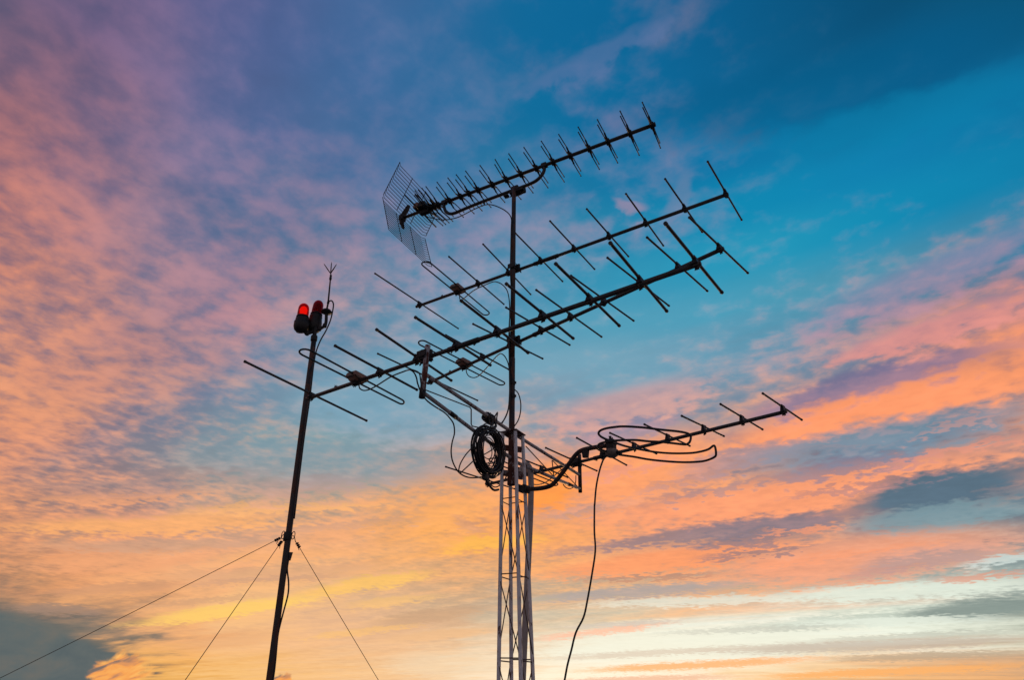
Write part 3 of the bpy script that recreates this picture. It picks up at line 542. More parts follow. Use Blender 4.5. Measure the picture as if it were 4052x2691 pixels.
    for x_ in (-.034, .034): ubolt(bm, (x_, 0, 0), EZ, EY * sgn, EX, .0195, .03)
    for x_ in (-.052, .054): wingnut(bm, (x_, off * .3, -.035), -1, 1.3)
    obj('mast_clamp', bm, M['plastic'], o)
    return o
def fill(a, extra=None):
    return a
YAGI_B = {'o': (0.024, 4.854, 5.153), 'rz': -0.5959, 's': (-1.244, 2.008), 'h': 0.034, 'off': -0.065, 'els': [(-1.266, -0.645, -1.2, 0.636), (-0.462, -0.481, -0.472, 0.48), (-0.074, -0.466, -0.13, 0.466), (0.266, -0.446, 0.265, 0.432), (0.613, -0.426, 0.629, 0.41), (0.956, -0.398, 0.989, 0.393), (1.313, -0.396, 1.325, 0.407), (1.646, -0.391, 1.685, 0.402), (1.989, -0.397, 2.023, 0.416)], 'dip': [(-0.769, -0.543), (-0.676, -0.526), (-0.699, 0.564), (-0.784, 0.567)], 'box': -0.697}
YAGI_D = {'o': (0.051, 4.845, 4.35), 'rz': -0.7956, 's': (-1.257, 1.988), 'h': 0.038, 'off': -0.064, 'els': [(-1.203, -0.686, -1.279, 0.69), (-0.44, -0.48, -0.493, 0.388), (-0.113, -0.446, -0.089, 0.438), (0.289, -0.442, 0.275, 0.404), (0.649, -0.462, 0.581, 0.477), (0.976, -0.426, 0.95, 0.44), (1.316, -0.419, 1.297, 0.437), (1.658, -0.42, 1.633, 0.453), (1.98, -0.406, 1.974, 0.44)], 'dip': [(-0.758, -0.558), (-0.665, -0.571), (-0.734, 0.592), (-0.818, 0.599)], 'box': -0.69}
YAGI_C = {'o': (-0.585, 3.828, 3.627), 'rz': -0.6432, 's': (-1.294, 1.952), 'h': 0.034, 'off': -0.031, 'els': [(-1.234, -0.641, -1.322, 0.642), (-0.477, -0.435, -0.491, 0.41), (-0.067, -0.431, -0.151, 0.428), (0.256, -0.402, 0.257, 0.387), (0.625, -0.389, 0.591, 0.382), (0.959, -0.382, 0.957, 0.378), (1.3, -0.387, 1.286, 0.397), (1.633, -0.382, 1.607, 0.4), (1.933, -0.367, 1.954, 0.385)], 'dip': [(-0.783, -0.522), (-0.678, -0.527), (-0.731, 0.53), (-0.804, 0.57)], 'box': -0.697}
YAGI_E = {'o': (0.693, 5.911, 3.612), 'rz': -0.7533, 's': (-1.22, 2.041), 'h': 0.048, 'off': 0.0, 'els': [(-1.276, -0.609, -1.227, 0.433), (-0.072, -0.414, -0.09, 0.455), (0.322, -0.445, 0.258, 0.482), (0.63, -0.363, 0.672, 0.37), (0.977, -0.35, 1.027, 0.367), (1.318, -0.321, 1.384, 0.325), (1.675, -0.346, 1.714, 0.376), (2.014, -0.335, 2.052, 0.365)], 'dip': [(-0.774, -0.494), (-0.668, -0.517), (-0.702, 0.601), (-0.8, 0.623)], 'box': -0.701}
LOG_A = {'o': (-0.026, 4.822, 6.354), 'rz': -0.5163, 's': (-1.478, 1.482), 'els': [(1.482, 1.478, 0.548, 0.004), (1.264, 1.262, 0.544, 0.003), (1.037, 1.036, 0.547, 0.001), (0.838, 0.838, 0.548, 0.0), (0.634, 0.632, 0.553, 0.0), (0.442, 0.442, 0.554, -0.001), (0.249, 0.25, 0.562, -0.003), (0.067, 0.073, 0.555, -0.002), (-0.109, -0.09, 0.581, 0.016), (-0.28, -0.273, 0.542, -0.003), (-0.46, -0.451, 0.544, -0.003), (-0.579, -0.569, 0.548, -0.001), (-0.687, -0.675, 0.549, -0.001), (-0.833, -0.816, 0.545, -0.002), (-0.984, -0.964, 0.551, 0.001), (-1.039, -1.018, 0.551, 0.002), (-1.086, -1.069, 0.556, 0.007), (-1.13, -1.111, 0.562, 0.006)], 'dip': [(-1.222, -0.334), (-1.228, 0.269)], 'pipe': [(-0.904, -0.005), (-0.897, -0.071), (-0.854, -0.163), (-0.765, -0.213), (-0.61, -0.205), (-0.395, -0.195), (-0.184, -0.192), (-0.01, -0.188), (0.121, -0.19), (0.24, -0.176), (0.308, -0.129), (0.339, -0.071), (0.339, -0.011)], 'up': [(-1.307, 0.444), (-1.494, 0.026)], 'lo': [(-1.49, -0.004), (-1.334, -0.473)], 'vsep': 0.079, 'fin': [(-1.452, 0.166), (-1.502, 0.081), (-1.464, -0.14)], 'box': (-1.255, 0.112)}
LOOP_pipe = [(0.104, 4.842, 3.015), (0.2, 4.752, 2.99), (0.28, 4.678, 2.98), (0.338, 4.624, 2.986), (0.376, 4.588, 3.018), (0.421, 4.546, 3.069), (0.472, 4.499, 3.133), (0.51, 4.463, 3.178), (0.547, 4.428, 3.199), (0.602, 4.378, 3.201), (0.713, 4.274, 3.188)]
P_CABLE = [(-1.772, 5.0, 4.812), (-1.743, 5.0, 4.825), (-1.718, 5.0, 4.785), (-1.712, 5.0, 4.698), (-1.716, 5.0, 4.597), (-1.738, 5.0, 4.484), (-1.768, 5.0, 4.385), (-1.786, 5.0, 4.263), (-1.771, 5.0, 4.124), (-1.753, 5.0, 3.9), (-1.741, 5.0, 3.759)]
P_LOWC = [(-1.653, 5.0, 2.381), (-1.623, 5.0, 2.285), (-1.609, 5.0, 2.2), (-1.615, 5.0, 2.099), (-1.622, 5.0, 2.001), (-1.623, 5.0, 1.913), (-1.605, 5.0, 1.755), (-1.596, 5.0, 1.644)]
ANCH_g1 = (-6.833, 5.718, 0.0)
ANCH_g2 = (-2.369, 3.549, 0.0)
ANCH_g3 = (0.194, 7.262, 0.0)
CAB_a = [(-1.028, 5.391, 6.272), (-0.987, 5.368, 6.222), (-0.9, 5.318, 6.158), (-0.795, 5.259, 6.099), (-0.695, 5.202, 6.069), (-0.599, 5.147, 6.063), (-0.459, 5.068, 6.092), (-0.348, 5.005, 6.101), (-0.263, 4.78, 5.91), (-0.175, 4.78, 5.877), (-0.095, 4.78, 5.819), (-0.051, 4.78, 5.742), (-0.047, 4.78, 5.605), (-0.042, 4.78, 5.286), (-0.04, 4.78, 5.133), (-0.032, 4.78, 4.984), (-0.023, 4.77, 4.848), (-0.022, 4.77, 4.659), (-0.029, 4.77, 4.521), (-0.029, 4.77, 4.387), (-0.018, 4.77, 4.128), (-0.009, 4.75, 3.916), (-0.005, 4.75, 3.79), (-0.012, 4.75, 3.65), (-0.046, 4.75, 3.552), (-0.081, 4.75, 3.511)]
CAB_b = [(-0.546, 5.223, 5.093), (-0.548, 5.301, 5.093), (-0.532, 5.324, 5.093), (-0.492, 5.266, 5.093), (-0.4, 5.137, 5.093), (-0.313, 5.057, 5.093), (-0.21, 4.977, 5.093), (-0.154, 4.79, 4.961), (-0.104, 4.79, 4.931), (-0.062, 4.79, 4.87), (-0.039, 4.79, 4.766), (-0.03, 4.79, 4.625), (-0.027, 4.79, 4.488), (-0.017, 4.79, 4.267), (-0.013, 4.79, 4.139), (-0.005, 4.77, 3.901), (0.002, 4.77, 3.758), (-0.018, 4.77, 3.626), (-0.053, 4.77, 3.544), (-0.074, 4.77, 3.512)]
CAB_d = [(-0.429, 5.294, 4.29), (-0.427, 5.38, 4.29), (-0.405, 5.451, 4.29), (-0.357, 5.474, 4.29), (-0.307, 5.42, 4.29), (-0.243, 5.28, 4.29), (-0.172, 5.099, 4.29), (-0.113, 4.972, 4.29), (-0.081, 4.78, 4.188), (-0.052, 4.78, 4.157), (-0.026, 4.78, 4.096), (-0.012, 4.78, 4.017)]
CAB_c = [(-1.135, 4.219, 3.577), (-1.139, 4.278, 3.577), (-1.115, 4.311, 3.577), (-1.067, 4.287, 3.577), (-0.994, 4.208, 3.577), (-0.869, 4.055, 3.577), (-0.767, 3.966, 3.577), (-0.738, 3.944, 3.577), (-0.661, 3.653, 3.435), (-0.64, 3.686, 3.43), (-0.625, 3.71, 3.405), (-0.616, 3.726, 3.373), (-0.59, 3.768, 3.321), (-0.562, 3.813, 3.297), (-0.514, 3.892, 3.287), (-0.454, 3.989, 3.285), (-0.419, 4.046, 3.269), (-0.391, 4.091, 3.241), (-0.381, 4.107, 3.18), (-0.39, 4.092, 3.107), (-0.392, 4.089, 3.041), (-0.381, 4.107, 2.983), (-0.356, 4.148, 2.94), (-0.326, 4.197, 2.918), (-0.279, 4.273, 2.918), (-0.22, 4.369, 2.946), (-0.172, 4.447, 2.982)]
CAB_c2 = [(-0.658, 3.619, 3.425), (-0.612, 3.694, 3.438), (-0.597, 3.717, 3.39), (-0.58, 3.745, 3.311), (-0.547, 3.8, 3.278), (-0.483, 3.904, 3.273)]
CAB_c3 = [(-0.334, 4.126, 2.914), (-0.326, 4.139, 2.97), (-0.297, 4.187, 3.052), (-0.249, 4.265, 3.156), (-0.207, 4.333, 3.31), (-0.177, 4.381, 3.37), (-0.138, 4.445, 3.386)]
CAB_c4 = [(-0.322, 4.146, 2.905), (-0.28, 4.214, 2.977), (-0.225, 4.303, 3.069), (-0.166, 4.4, 3.139), (-0.11, 4.491, 3.215), (-0.098, 4.51, 3.252)]
CAB_r = [(0.037, 4.76, 3.84), (0.068, 4.76, 3.806), (0.088, 4.76, 3.74), (0.093, 4.76, 3.675), (0.087, 4.76, 3.609), (0.07, 4.76, 3.553), (0.041, 4.76, 3.504)]
CAB_drop = [(0.741, 4.248, 3.128), (0.691, 4.248, 3.087), (0.665, 4.248, 3.034), (0.641, 4.248, 2.956), (0.621, 4.248, 2.863), (0.607, 4.248, 2.745), (0.606, 4.248, 2.743), (0.599, 4.248, 2.571), (0.601, 4.248, 2.447), (0.577, 4.248, 2.31), (0.538, 4.248, 2.131), (0.511, 4.248, 2.033), (0.461, 4.248, 1.944), (0.431, 4.248, 1.844), (0.407, 4.248, 1.766), (0.389, 4.248, 1.686)]
CAB_e = [(0.209, 5.182, 3.174), (0.235, 5.223, 3.168), (0.285, 5.305, 3.194), (0.338, 5.391, 3.238), (0.392, 5.479, 3.3), (0.468, 5.603, 3.4), (0.528, 5.7, 3.477)]
CAB_e2 = [(0.526, 5.697, 3.32), (0.556, 5.745, 3.305), (0.607, 5.828, 3.32), (0.65, 5.897, 3.366), (0.67, 5.93, 3.421), (0.674, 5.936, 3.487)]
CABX = [(-0.129, 4.929, 3.063), (-0.098, 4.901, 3.038), (-0.062, 4.867, 3.04), (-0.02, 4.828, 3.077), (-0.001, 4.81, 3.124)]
UP1 = [(0.707, 4.194, 3.203), (0.657, 4.141, 3.203), (0.629, 4.082, 3.203), (0.632, 4.025, 3.203), (0.666, 3.979, 3.203), (0.726, 3.947, 3.203), (0.787, 3.931, 3.203), (0.909, 3.939, 3.203), (1.035, 3.966, 3.203), (1.162, 3.988, 3.203), (1.234, 4.017, 3.203), (1.267, 4.054, 3.203)]
LO1 = [(1.23, 3.95, 3.128), (1.237, 4.013, 3.128), (1.216, 4.043, 3.128), (1.121, 4.018, 3.128), (1.037, 4.003, 3.128), (0.956, 4.0, 3.128), (0.872, 3.985, 3.128), (0.793, 3.993, 3.128), (0.732, 4.008, 3.128), (0.672, 4.039, 3.128), (0.633, 4.083, 3.128), (0.631, 4.144, 3.128), (0.671, 4.205, 3.128)]
UP2 = [(0.78, 4.254, 3.203), (0.853, 4.308, 3.203), (0.949, 4.356, 3.203), (1.091, 4.411, 3.203), (1.227, 4.428, 3.203), (1.355, 4.41, 3.203), (1.423, 4.371, 3.203), (1.467, 4.314, 3.203), (1.48, 4.24, 3.203)]
LO2 = [(1.487, 4.279, 3.128), (1.457, 4.339, 3.128), (1.407, 4.379, 3.128), (1.301, 4.403, 3.128), (1.169, 4.396, 3.128), (1.032, 4.368, 3.128), (0.92, 4.323, 3.128), (0.812, 4.291, 3.128)]
YAGI_E['els'].insert(1, (-.465, -.44, -.47, .45))

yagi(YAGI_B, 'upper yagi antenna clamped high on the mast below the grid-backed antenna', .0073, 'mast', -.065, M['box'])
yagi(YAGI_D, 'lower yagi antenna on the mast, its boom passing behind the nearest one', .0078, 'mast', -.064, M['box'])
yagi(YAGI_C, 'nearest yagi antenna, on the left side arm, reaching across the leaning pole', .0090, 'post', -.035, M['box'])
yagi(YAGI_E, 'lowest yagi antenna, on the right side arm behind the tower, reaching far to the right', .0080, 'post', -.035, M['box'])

# ---------------------------------------------------------------- grid-backed UHF antenna on the mast top
a = LOG_A
uo = thing('grid_antenna', 'topmost long antenna with crossed rods and a folded wire grid reflector at its left end', 'antenna', a['o'], a['rz'])
s0, s1 = a['s']
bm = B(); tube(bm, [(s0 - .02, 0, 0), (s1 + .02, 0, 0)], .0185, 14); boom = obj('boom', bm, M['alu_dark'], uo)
bm = B(); tube(bm, [(s1 + .012, 0, 0), (s1 + .034, 0, 0)], .023, 12); obj('end_cap', bm, M['plastic'], boom)
V = .0365
for i, (sb, sm, L, n0) in enumerate(a['els']):
    root = thing('x', '', ''); 
    bpy.data.objects.remove(root)
    bm = B()
    # crossed plastic bracket: a hub with four arms
    box(bm, (sb, 0, 0), EX, EY, EZ, .040, .050, .052, .006)
    for sy in (-1, 1):
        for sz in (-1, 1):
            p0 = Vector((sb, sy * .012, sz * .006)); p1 = Vector((sb, sy * .092, sz * V * .97)); d = (p1 - p0)
            tube(bm, [p0, p0 + d * .35, p0 + d * .62, p0 + d * .9, p0 + d * 1.05], [.015, .012, .0085, .0095, .005], 8)
    br = obj('cross_bracket', bm, M['plastic'], uo)
    for sz in (-1, 1):
        for sy in (-1, 1):
            bm = B(); p0 = Vector((sb, sy * .075, sz * V)); p1 = Vector((sb + (sm - sb) * 1.0, n0 + sy * L / 2, sz * V)); d = (p1 - p0).normalized()
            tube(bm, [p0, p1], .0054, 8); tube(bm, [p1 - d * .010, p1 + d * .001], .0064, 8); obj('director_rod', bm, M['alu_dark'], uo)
# feed dipole and box
bm = B()
for sy in (-1, 1): tube(bm, [(-1.225, sy * .03, .0), (-1.225, sy * .305, 0.0)], .0088, 10)
for sy in (-1, 1): tube(bm, [(-1.16, sy * .03, .03), (-1.16, sy * .21, .06)], .0088, 10)
obj('feed_dipole', bm, M['alu_dark'], uo)
bm = B(); box(bm, (-1.20, 0, .045), EX, EY, EZ, .15, .155, .085, .010, .8); fb = obj('junction_box', bm, M['plastic'], uo)
bm = B(); box(bm, (-1.245, -.04, .04), EX, EY, EZ, .066, .10, .075, .008, .85); obj('terminal_cover', bm, M['box'], fb)
bm = B(); box(bm, (-1.16, 0, -.035), EX, EY, EZ, .12, .05, .05, .006); tube(bm, [(-1.10, 0, -.04), (-1.10, 0, -.075)], .011, 8); obj('cable_gland', bm, M['plastic'], fb)
# corner reflector
def panel(hinge, far, nrod, name):
    bm = B(); h_ = Vector((hinge[0], 0, hinge[1])); f_ = Vector((far[0], 0, far[1])); w = 0.402
    for i in range(nrod):
        t = i / (nrod - 1); c = h_.lerp(f_, t); dr = Vector((.030, 0, 0)); 
        pts = [c + Vector((0, -w, 0)) + dr, c + Vector((0, -w + .045, 0)), c + Vector((0, w - .045, 0)), c + Vector((0, w, 0)) + dr]
        tube(bm, pts, .0034, 6)
    for y_ in (-w, -.13, .13, w):
        dr = Vector((.030, 0, 0)) if abs(y_) > .3 else Vector((.005, 0, 0))
        tube(bm, [h_ + EY * y_ + dr, f_ + EY * y_ + dr], .0042, 6)
    return obj(name, bm, M['alu_dark'], uo)
panel((s0 + .005, .018), (s0 + .168, .435), 13, 'reflector_grid')
panel((s0 - .002, -.022), (s0 + .150, -.49), 13, 'reflector_grid')
bm = B()
tube(bm, [(s0 + .060, 0, .165), (s0 + .03, 0, .10), (s0 - .02, 0, .02), (s0 - .01, 0, -.07), (s0 + .03, 0, -.165)], [.022, .030, .032, .026, .014], 10, flat=1)
box(bm, (s0 - .01, 0, 0), EX, EY, EZ, .06, .07, .08, .008); obj('reflector_hinge', bm, M['plastic'], uo)
# carrying pipe below the boom
bm = B(); tube(bm, spline([(x_, -.0, z_) for x_, z_ in a['pipe']], 4), .0178, 14); cp = obj('carrying_pipe', bm, M['alu_dark'], uo)
bm = B()
for x_ in (a['pipe'][0][0], a['pipe'][-1][0]):
    box(bm, (x_, 0, 0), EX, EY, EZ, .06, .046, .052, .006); wingnut(bm, (x_ + .034, 0, -.02), -1, 1.2)
obj('pipe_strap', bm, M['plastic'], cp)
bm = B(); box(bm, (.02, .026, -.205), EX, EY, EZ, .165, .075, .040, .006); box(bm, (.0, .026, -.185), EX, EY, EZ, .08, .085, .085, .010)
lathe(bm, (-.0, .026, -.16), EZ, [(.026, 0), (.027, .02), (.020, .034), (.006, .040)], 14)
box(bm, (.085, .026, -.195), EX, EY, EZ, .035, .06, .06, .004); box(bm, (-.11, .02, -.215), EX, EY, EZ, .05, .05, .022, .003)
for x_ in (-.09, -.05, .06, .10): wingnut(bm, (x_, .02, -.228), -1, 1.5)
obj('mast_clamp', bm, M['plastic'], uo)
bm = B(); box(bm, (-.375, 0, -.205), EX, EY, EZ, .012, .040, .050, .004); obj('cable_tie', bm, M['plastic'], cp)

# ---------------------------------------------------------------- ring-shaped antenna on a bent pipe
LO = Vector((.742, 4.247, 3.128))
lp = thing('loop_antenna', 'round double-loop radio antenna of bent dark tube on a swan-necked pipe beside the tower', 'antenna', LO)
def lobj(name, bm, m, parent=lp):
    bmesh.ops.translate(bm, verts=bm.verts, vec=-LO); return obj(name, bm, m, parent)
bm = B(); tube(bm, spline(LOOP_pipe, 4), .0170, 14); pp = lobj('support_pipe', bm, M['steel'])
bm = B(); q = Vector(LOOP_pipe[0]); dd = (Vector(LOOP_pipe[1]) - q).normalized(); nn = EZ.cross(dd)
box(bm, q + dd * .035, dd, nn, EZ, .105, .062, .052, .006)
for k in (-.025, .03): box(bm, q + dd * (.035 + k), dd, nn, EZ, .016, .074, .062, .003)
lobj('tower_clamp', bm, M['plastic'])
bm = B(); q = Vector(LOOP_pipe[9]); q2 = Vector(LOOP_pipe[8]); box(bm, (q + q2) / 2 - EZ * .035, dd, nn, EZ, .045, .022, .060, .004, 1.3); lobj('stiffening_web', bm, M['plastic'], pp)
up1 = UP1[:]; lo1 = LO1[:]
ring1 = spline([(.735, 4.225, 3.206)] + up1 + [(1.266, 4.052, 3.188), (1.256, 4.040, 3.160), (1.240, 4.030, 3.138), (1.216, 4.038, 3.129)] + lo1[3:] + [(.72, 4.235, 3.128)], 5)
bm = B(); tube(bm, ring1, .0082, 10); lobj('loop_half', bm, M['alu_dark'])
ring2 = spline([(.742, 4.235, 3.206)] + UP2 + [(1.488, 4.228, 3.190), (1.490, 4.232, 3.145)] + [(1.488, 4.262, 3.128)] + LO2[1:] + [(.76, 4.262, 3.128)], 5)
bm = B(); tube(bm, ring2, .0082, 10); lobj('loop_half', bm, M['alu_dark'])
bm = B(); box(bm, (.742, 4.247, 3.208), dd, nn, EZ, .072, .060, .036, .006); box(bm, (.742, 4.247, 3.165), dd, nn, EZ, .062, .05, .06, .006)
wingnut(bm, (.742, 4.247, 3.225), 1, 1.8); lobj('loop_bracket', bm, M['plastic'])
bm = B(); lathe(bm, (.745, 4.247, 3.095), EZ, [(.030, 0), (.046, .012), (.050, .03), (.048, .046), (.034, .056)], 10); jb = lobj('feed_box', bm, M['box_face'])
bm = B()
for k in (-1, 1): tube(bm, [LO + dd * (.045 * k) + EZ * 0, LO + dd * (.085 * k)], .014, 8)
lobj('terminal_cover', bm, M['plastic'], jb)

# ---------------------------------------------------------------- conduit
bm = B(); pts = spline([(.118, 5.15, 3.19), (.118, 5.15, 3.235), (.127, 5.15, 3.285), (.155, 5.15, 3.318), (.183, 5.15, 3.300), (.200, 5.15, 3.23), (.204, 5.15, 3.0), (.190, 5.15, 2.5), (.166, 5.15, 1.75), (.140, 5.15, .9), (.115, 5.15, 0)], 4)
tube(bm, pts, .0245, 14); cd_ = tag(obj('conduit_pipe', bm, M['pvc']), 'upright grey-brown conduit pipe with a bent-over top behind the right leg of the tower', 'pipe')

# ---------------------------------------------------------------- cables
def cable(name, pts, label, r_=.0050, cat='cable', group=None, n=5, sides=8):
    bm = B(); p0 = Vector(pts[0]); sp_ = spline(pts, n); tube(bm, [q - p0 for q in sp_], r_, sides)
    o = obj(name, bm, M['cable'], None, p0); return tag(o, label, cat, group)
cable('coaxial_cable', CAB_a, 'thin black cable sagging from the topmost grid antenna to the mast top and down it', .0056, group='antenna cables')
cable('coaxial_cable', CAB_b, 'thin black cable looping from the upper yagi box to the mast and down it', .0050, group='antenna cables')
cable('coaxial_cable', CAB_d, 'thin black cable drooping in a loop from the lower mast yagi box to the mast', .0050, group='antenna cables')
cable('coaxial_cable', CAB_c, 'long black cable from the nearest yagi box, hanging left of the coil', .0052, group='antenna cables')
cable('cable_loop', CAB_c2, 'short black cable curving round the foot of the left end post', .0046, group='antenna cables')
cable('cable_loop', CAB_c3, 'black cable arching up from the hanging loop to the top of the coil', .0046, group='antenna cables')
cable('cable_loop', CAB_c4, 'black cable crossing in front of the coil from lower left', .0046, group='antenna cables')
cable('cable_loop', CAB_r, 'short black cable bulging out right of the mast foot', .0050, group='antenna cables')
cable('cable_loop', CAB_e, 'black cable sagging under the right side arm near the tower', .0046, group='antenna cables')
cable('cable_loop', CAB_e2, 'black cable curling under the outer end of the right side arm', .0046, group='antenna cables')
cable('cable_loop', CABX, 'black cable hooking under the bent end left of the tower legs', .0050, group='antenna cables')
dp = CAB_drop + [(.352, 4.25, 1.52), (.305, 4.26, 1.2), (.28, 4.27, .6), (.32, 4.3, .05)]
cable('hanging_cable', dp, 'long loose black cable hanging from the round loop antenna to the ground', .0062)

# coil of spare cable hung on the arm
C0 = Vector((-.145, 4.43, 3.172)); cw = [] ; side = Vector((A1.y, -A1.x, 0))
co_ = thing('cable_coil', 'thick coil of spare black cable hanging from the left side arm beside the tower', 'cable coil', C0)
def coil(n, r0, r1, seed, rr, squash=1.0, wob=.012, off=.06):
    rnd = random.Random(seed); bm = B()
    for k in range(n):
        r_ = r0 + (r1 - r0) * (k + .5) / n + rnd.uniform(-.006, .006); ph = rnd.uniform(0, 6.28); cx, cz = rnd.uniform(-wob, wob), rnd.uniform(-wob, wob); of = rnd.uniform(-off, off) * .35
        am = rnd.uniform(0, wob * .8); pts = []
        for i in range(48):
            th = 2 * math.pi * i / 48; q = r_ + am * math.sin(2 * th + ph)
            pts.append(A1 * (q * math.cos(th) * squash + cx) + EZ * (q * math.sin(th) + cz) + side * (of + .012 * math.sin(th + ph)))
        tube(bm, pts, rr, 8, closed=True)
    return bm
obj('outer_turns', coil(19, .138, .196, 3, .0050, .98, .012, .09), M['cable'], co_)
obj('inner_turns', coil(9, .085, .180, 9, .0038, .93, .036, .07), M['cable'], co_)
bm = B(); hook = spline([A1 * .02 + EZ * .17, A1 * .06 + EZ * .24 + side * .02, A1 * .09 + EZ * .30, A1 * .05 + EZ * .325 + side * .03, A1 * .0 + EZ * .25 + side * .03, EZ * .16 - A1 * .01], 5)
tube(bm, hook, .0052, 8); rk = random.Random(5)
for k in range(16):
    c = A1 * (.02 + .007 * k) - side * .06 + EZ * (.298 + rk.uniform(-.008, .008)); q = rk.uniform(.022, .034); tl = rk.uniform(-.5, .5)
    tube(bm, [c + side * (q * math.cos(t)) + EZ * (q * math.sin(t)) + A1 * (tl * q * math.sin(t)) for t in [i * math.pi / 8 for i in range(16)]], .0062, 6, closed=True)
for k in range(5):
    a_ = A1 * rk.uniform(.02, .13) - side * .04 + EZ * .30; tube(bm, spline([a_, a_ + A1 * rk.uniform(-.03, .03) + EZ * rk.uniform(-.05, -.08) + side * .02, A1 * rk.uniform(.0, .07) + EZ * .19], 4), .0052, 6)
tube(bm, [A1 * .07 + EZ * .32 - side * .05, A1 * .068 + EZ * .345 - side * .045], .0035, 6)
obj('cable_knot', bm, M['cable'], co_)
bm = B(); tube(bm, spline([A1 * -.06 + EZ * -.19, A1 * .0 + EZ * -.235, A1 * .05 + EZ * -.26, A1 * .10 + EZ * -.27, A1 * .16 + EZ * -.25], 5), .0085, 8); box(bm, A1 * -.02 + EZ * -.205, A1, side, EZ, .05, .04, .05, .012); obj('bottom_lashing', bm, M['cable'], co_)

# ---------------------------------------------------------------- leaning pole with warning lights
def px_(z): return -1.500 - (z) * .0755 if z < 4.43 else -1.835
pole = thing('guyed_pole', 'leaning dark steel pole left of the tower with guy wires and a bracket on top', 'pole', (px_(0), 5, 0))
PO = Vector((px_(0), 5, 0))
def pobj(name, bm, m, parent=pole):
    bmesh.ops.translate(bm, verts=bm.verts, vec=-PO); return obj(name, bm, m, parent)
P5 = lambda x_, z_, y_=5.0: Vector((x_, y_, z_))
bm = B(); tube(bm, [P5(px_(0), 0), P5(-1.622, 1.64), P5(-1.698, 2.66), P5(-1.768, 3.56), P5(-1.829, 4.39)], [.0245, .0238, .0238, .0236, .0232], 20); pobj('pole_tube', bm, M['steel'])
bm = B(); lathe(bm, P5(-1.829, 4.375), (-.073, 0, 1), [(.027, 0), (.030, .006), (.030, .050), (.027, .056)], 18); pobj('top_collar', bm, M['plastic'])
bm = B(); tube(bm, spline([P5(-1.831, 4.41), P5(-1.836, 4.48), P5(-1.832, 4.52)], 3), .0185, 14)
tube(bm, spline([P5(-1.925, 4.475), P5(-1.915, 4.452), P5(-1.885, 4.458), P5(-1.845, 4.480), P5(-1.800, 4.507), P5(-1.770, 4.530), P5(-1.754, 4.556), P5(-1.754, 4.60), P5(-1.764, 4.665), P5(-1.766, 4.69)], 4), .0150, 14)
for q in (P5(-1.758, 4.545), P5(-1.80, 4.508), P5(-1.905, 4.455)): lathe(bm, q - Vector((0, 0, .018)), EZ, [(.017, 0), (.020, .006), (.020, .03), (.017, .036)], 12)
pobj('top_bracket', bm, M['plastic'])
bm = B(); z_ = 2.62
lathe(bm, P5(px_(z_) + .0, z_ - .035), (-.075, 0, 1), [(.029, 0), (.031, .004), (.031, .062), (.029, .066)], 18)
for sx in (-1, 1):
    c = P5(px_(z_) + sx * .030, z_ - .0); pts = [c + Vector((sx * .012 * math.sin(t), 0, .030 * math.cos(t))) for t in [k * 2 * math.pi / 16 for k in range(16)]]
    tube(bm, [q + Vector((sx * .010, 0, .008)) for q in pts], .0032, 6, closed=True)
pobj('guy_collar', bm, M['plastic'])
bm = B(); box(bm, P5(px_(2.46) + .034, 2.47), EX, EY, EZ, .022, .006, .062, .001, 1.6); pobj('small_flag_plate', bm, M['steel'])

def beacon(c, lean, r_, hb, hd, lit, label):
    b_ = thing('warning_light', label, 'warning light', c, 0, 'red warning lights on the pole')
    ax = Vector(lean).normalized()
    bm = B(); lathe(bm, (0, 0, 0), ax, [(r_ * .35, -.006), (r_ * .8, 0), (r_ * 1.14, .018), (r_ * 1.30, .05), (r_ * 1.30, .095), (r_ * 1.14, hb - .050), (r_ * 1.14, hb - .038), (r_ * 1.14, hb - .022), (r_ * 1.0, hb - .014), (r_ * 1.0, hb)], 28); obj('base', bm, M['plastic'], b_)
    bm = B(); prof = [(r_ * .96, hb + .001), (r_ * .98, hb + .012), (r_ * .94, hb + .014), (r_ * .94, hb + .02), (r_ * .97, hb + .022), (r_ * .97, hb + hd * .42), (r_ * .93, hb + hd * .44), (r_ * .95, hb + hd * .47), (r_ * .93, hb + hd * .62)]
    for k in range(1, 8): th = k / 8 * math.pi / 2; prof.append((r_ * .93 * math.cos(th), hb + hd * .62 + hd * .38 * math.sin(th)))
    prof.append((.001, hb + hd)); lathe(bm, (0, 0, 0), ax, prof, 28); dm = obj('glass_dome', bm, M['red_glass'] if lit else M['red_glass_off'], b_)
    bm = B(); lathe(bm, ax * (hb + .012), ax, [(r_ * .30, 0), (r_ * .34, hd * .12), (r_ * .52, hd * .20), (r_ * .55, hd * .45), (r_ * .40, hd * .62), (r_ * .1, hd * .7)], 16); obj('bulb', bm, M['bulb'] if lit else M['bulb_off'], dm)
    bm = B(); lathe(bm, ax * (hb - .004), ax, [(r_ * 1.06, 0), (r_ * 1.08, .003), (r_ * 1.08, .008), (r_ * 1.02, .011)], 28); obj('clamp_ring', bm, M['plastic'], b_)
    return b_
beacon((-1.955, 4.96, 4.452), (-.075, 0, 1), .0530, .152, .150, True, 'left warning light on the pole top with its red glass dome glowing')
beacon((-1.876, 5.055, 4.505), (-.01, 0, 1), .0520, .190, .160, False, 'right warning light on the pole top with its red glass dome dark')
bm = B(); tube(bm, [P5(-1.905, 4.462, 5.0), P5(-1.955, 4.468, 4.965)], .018, 10); tube(bm, [P5(-1.85, 4.49, 5.0), P5(-1.862, 4.51, 5.05)], .018, 10); pobj('lamp_socket', bm, M['plastic'])
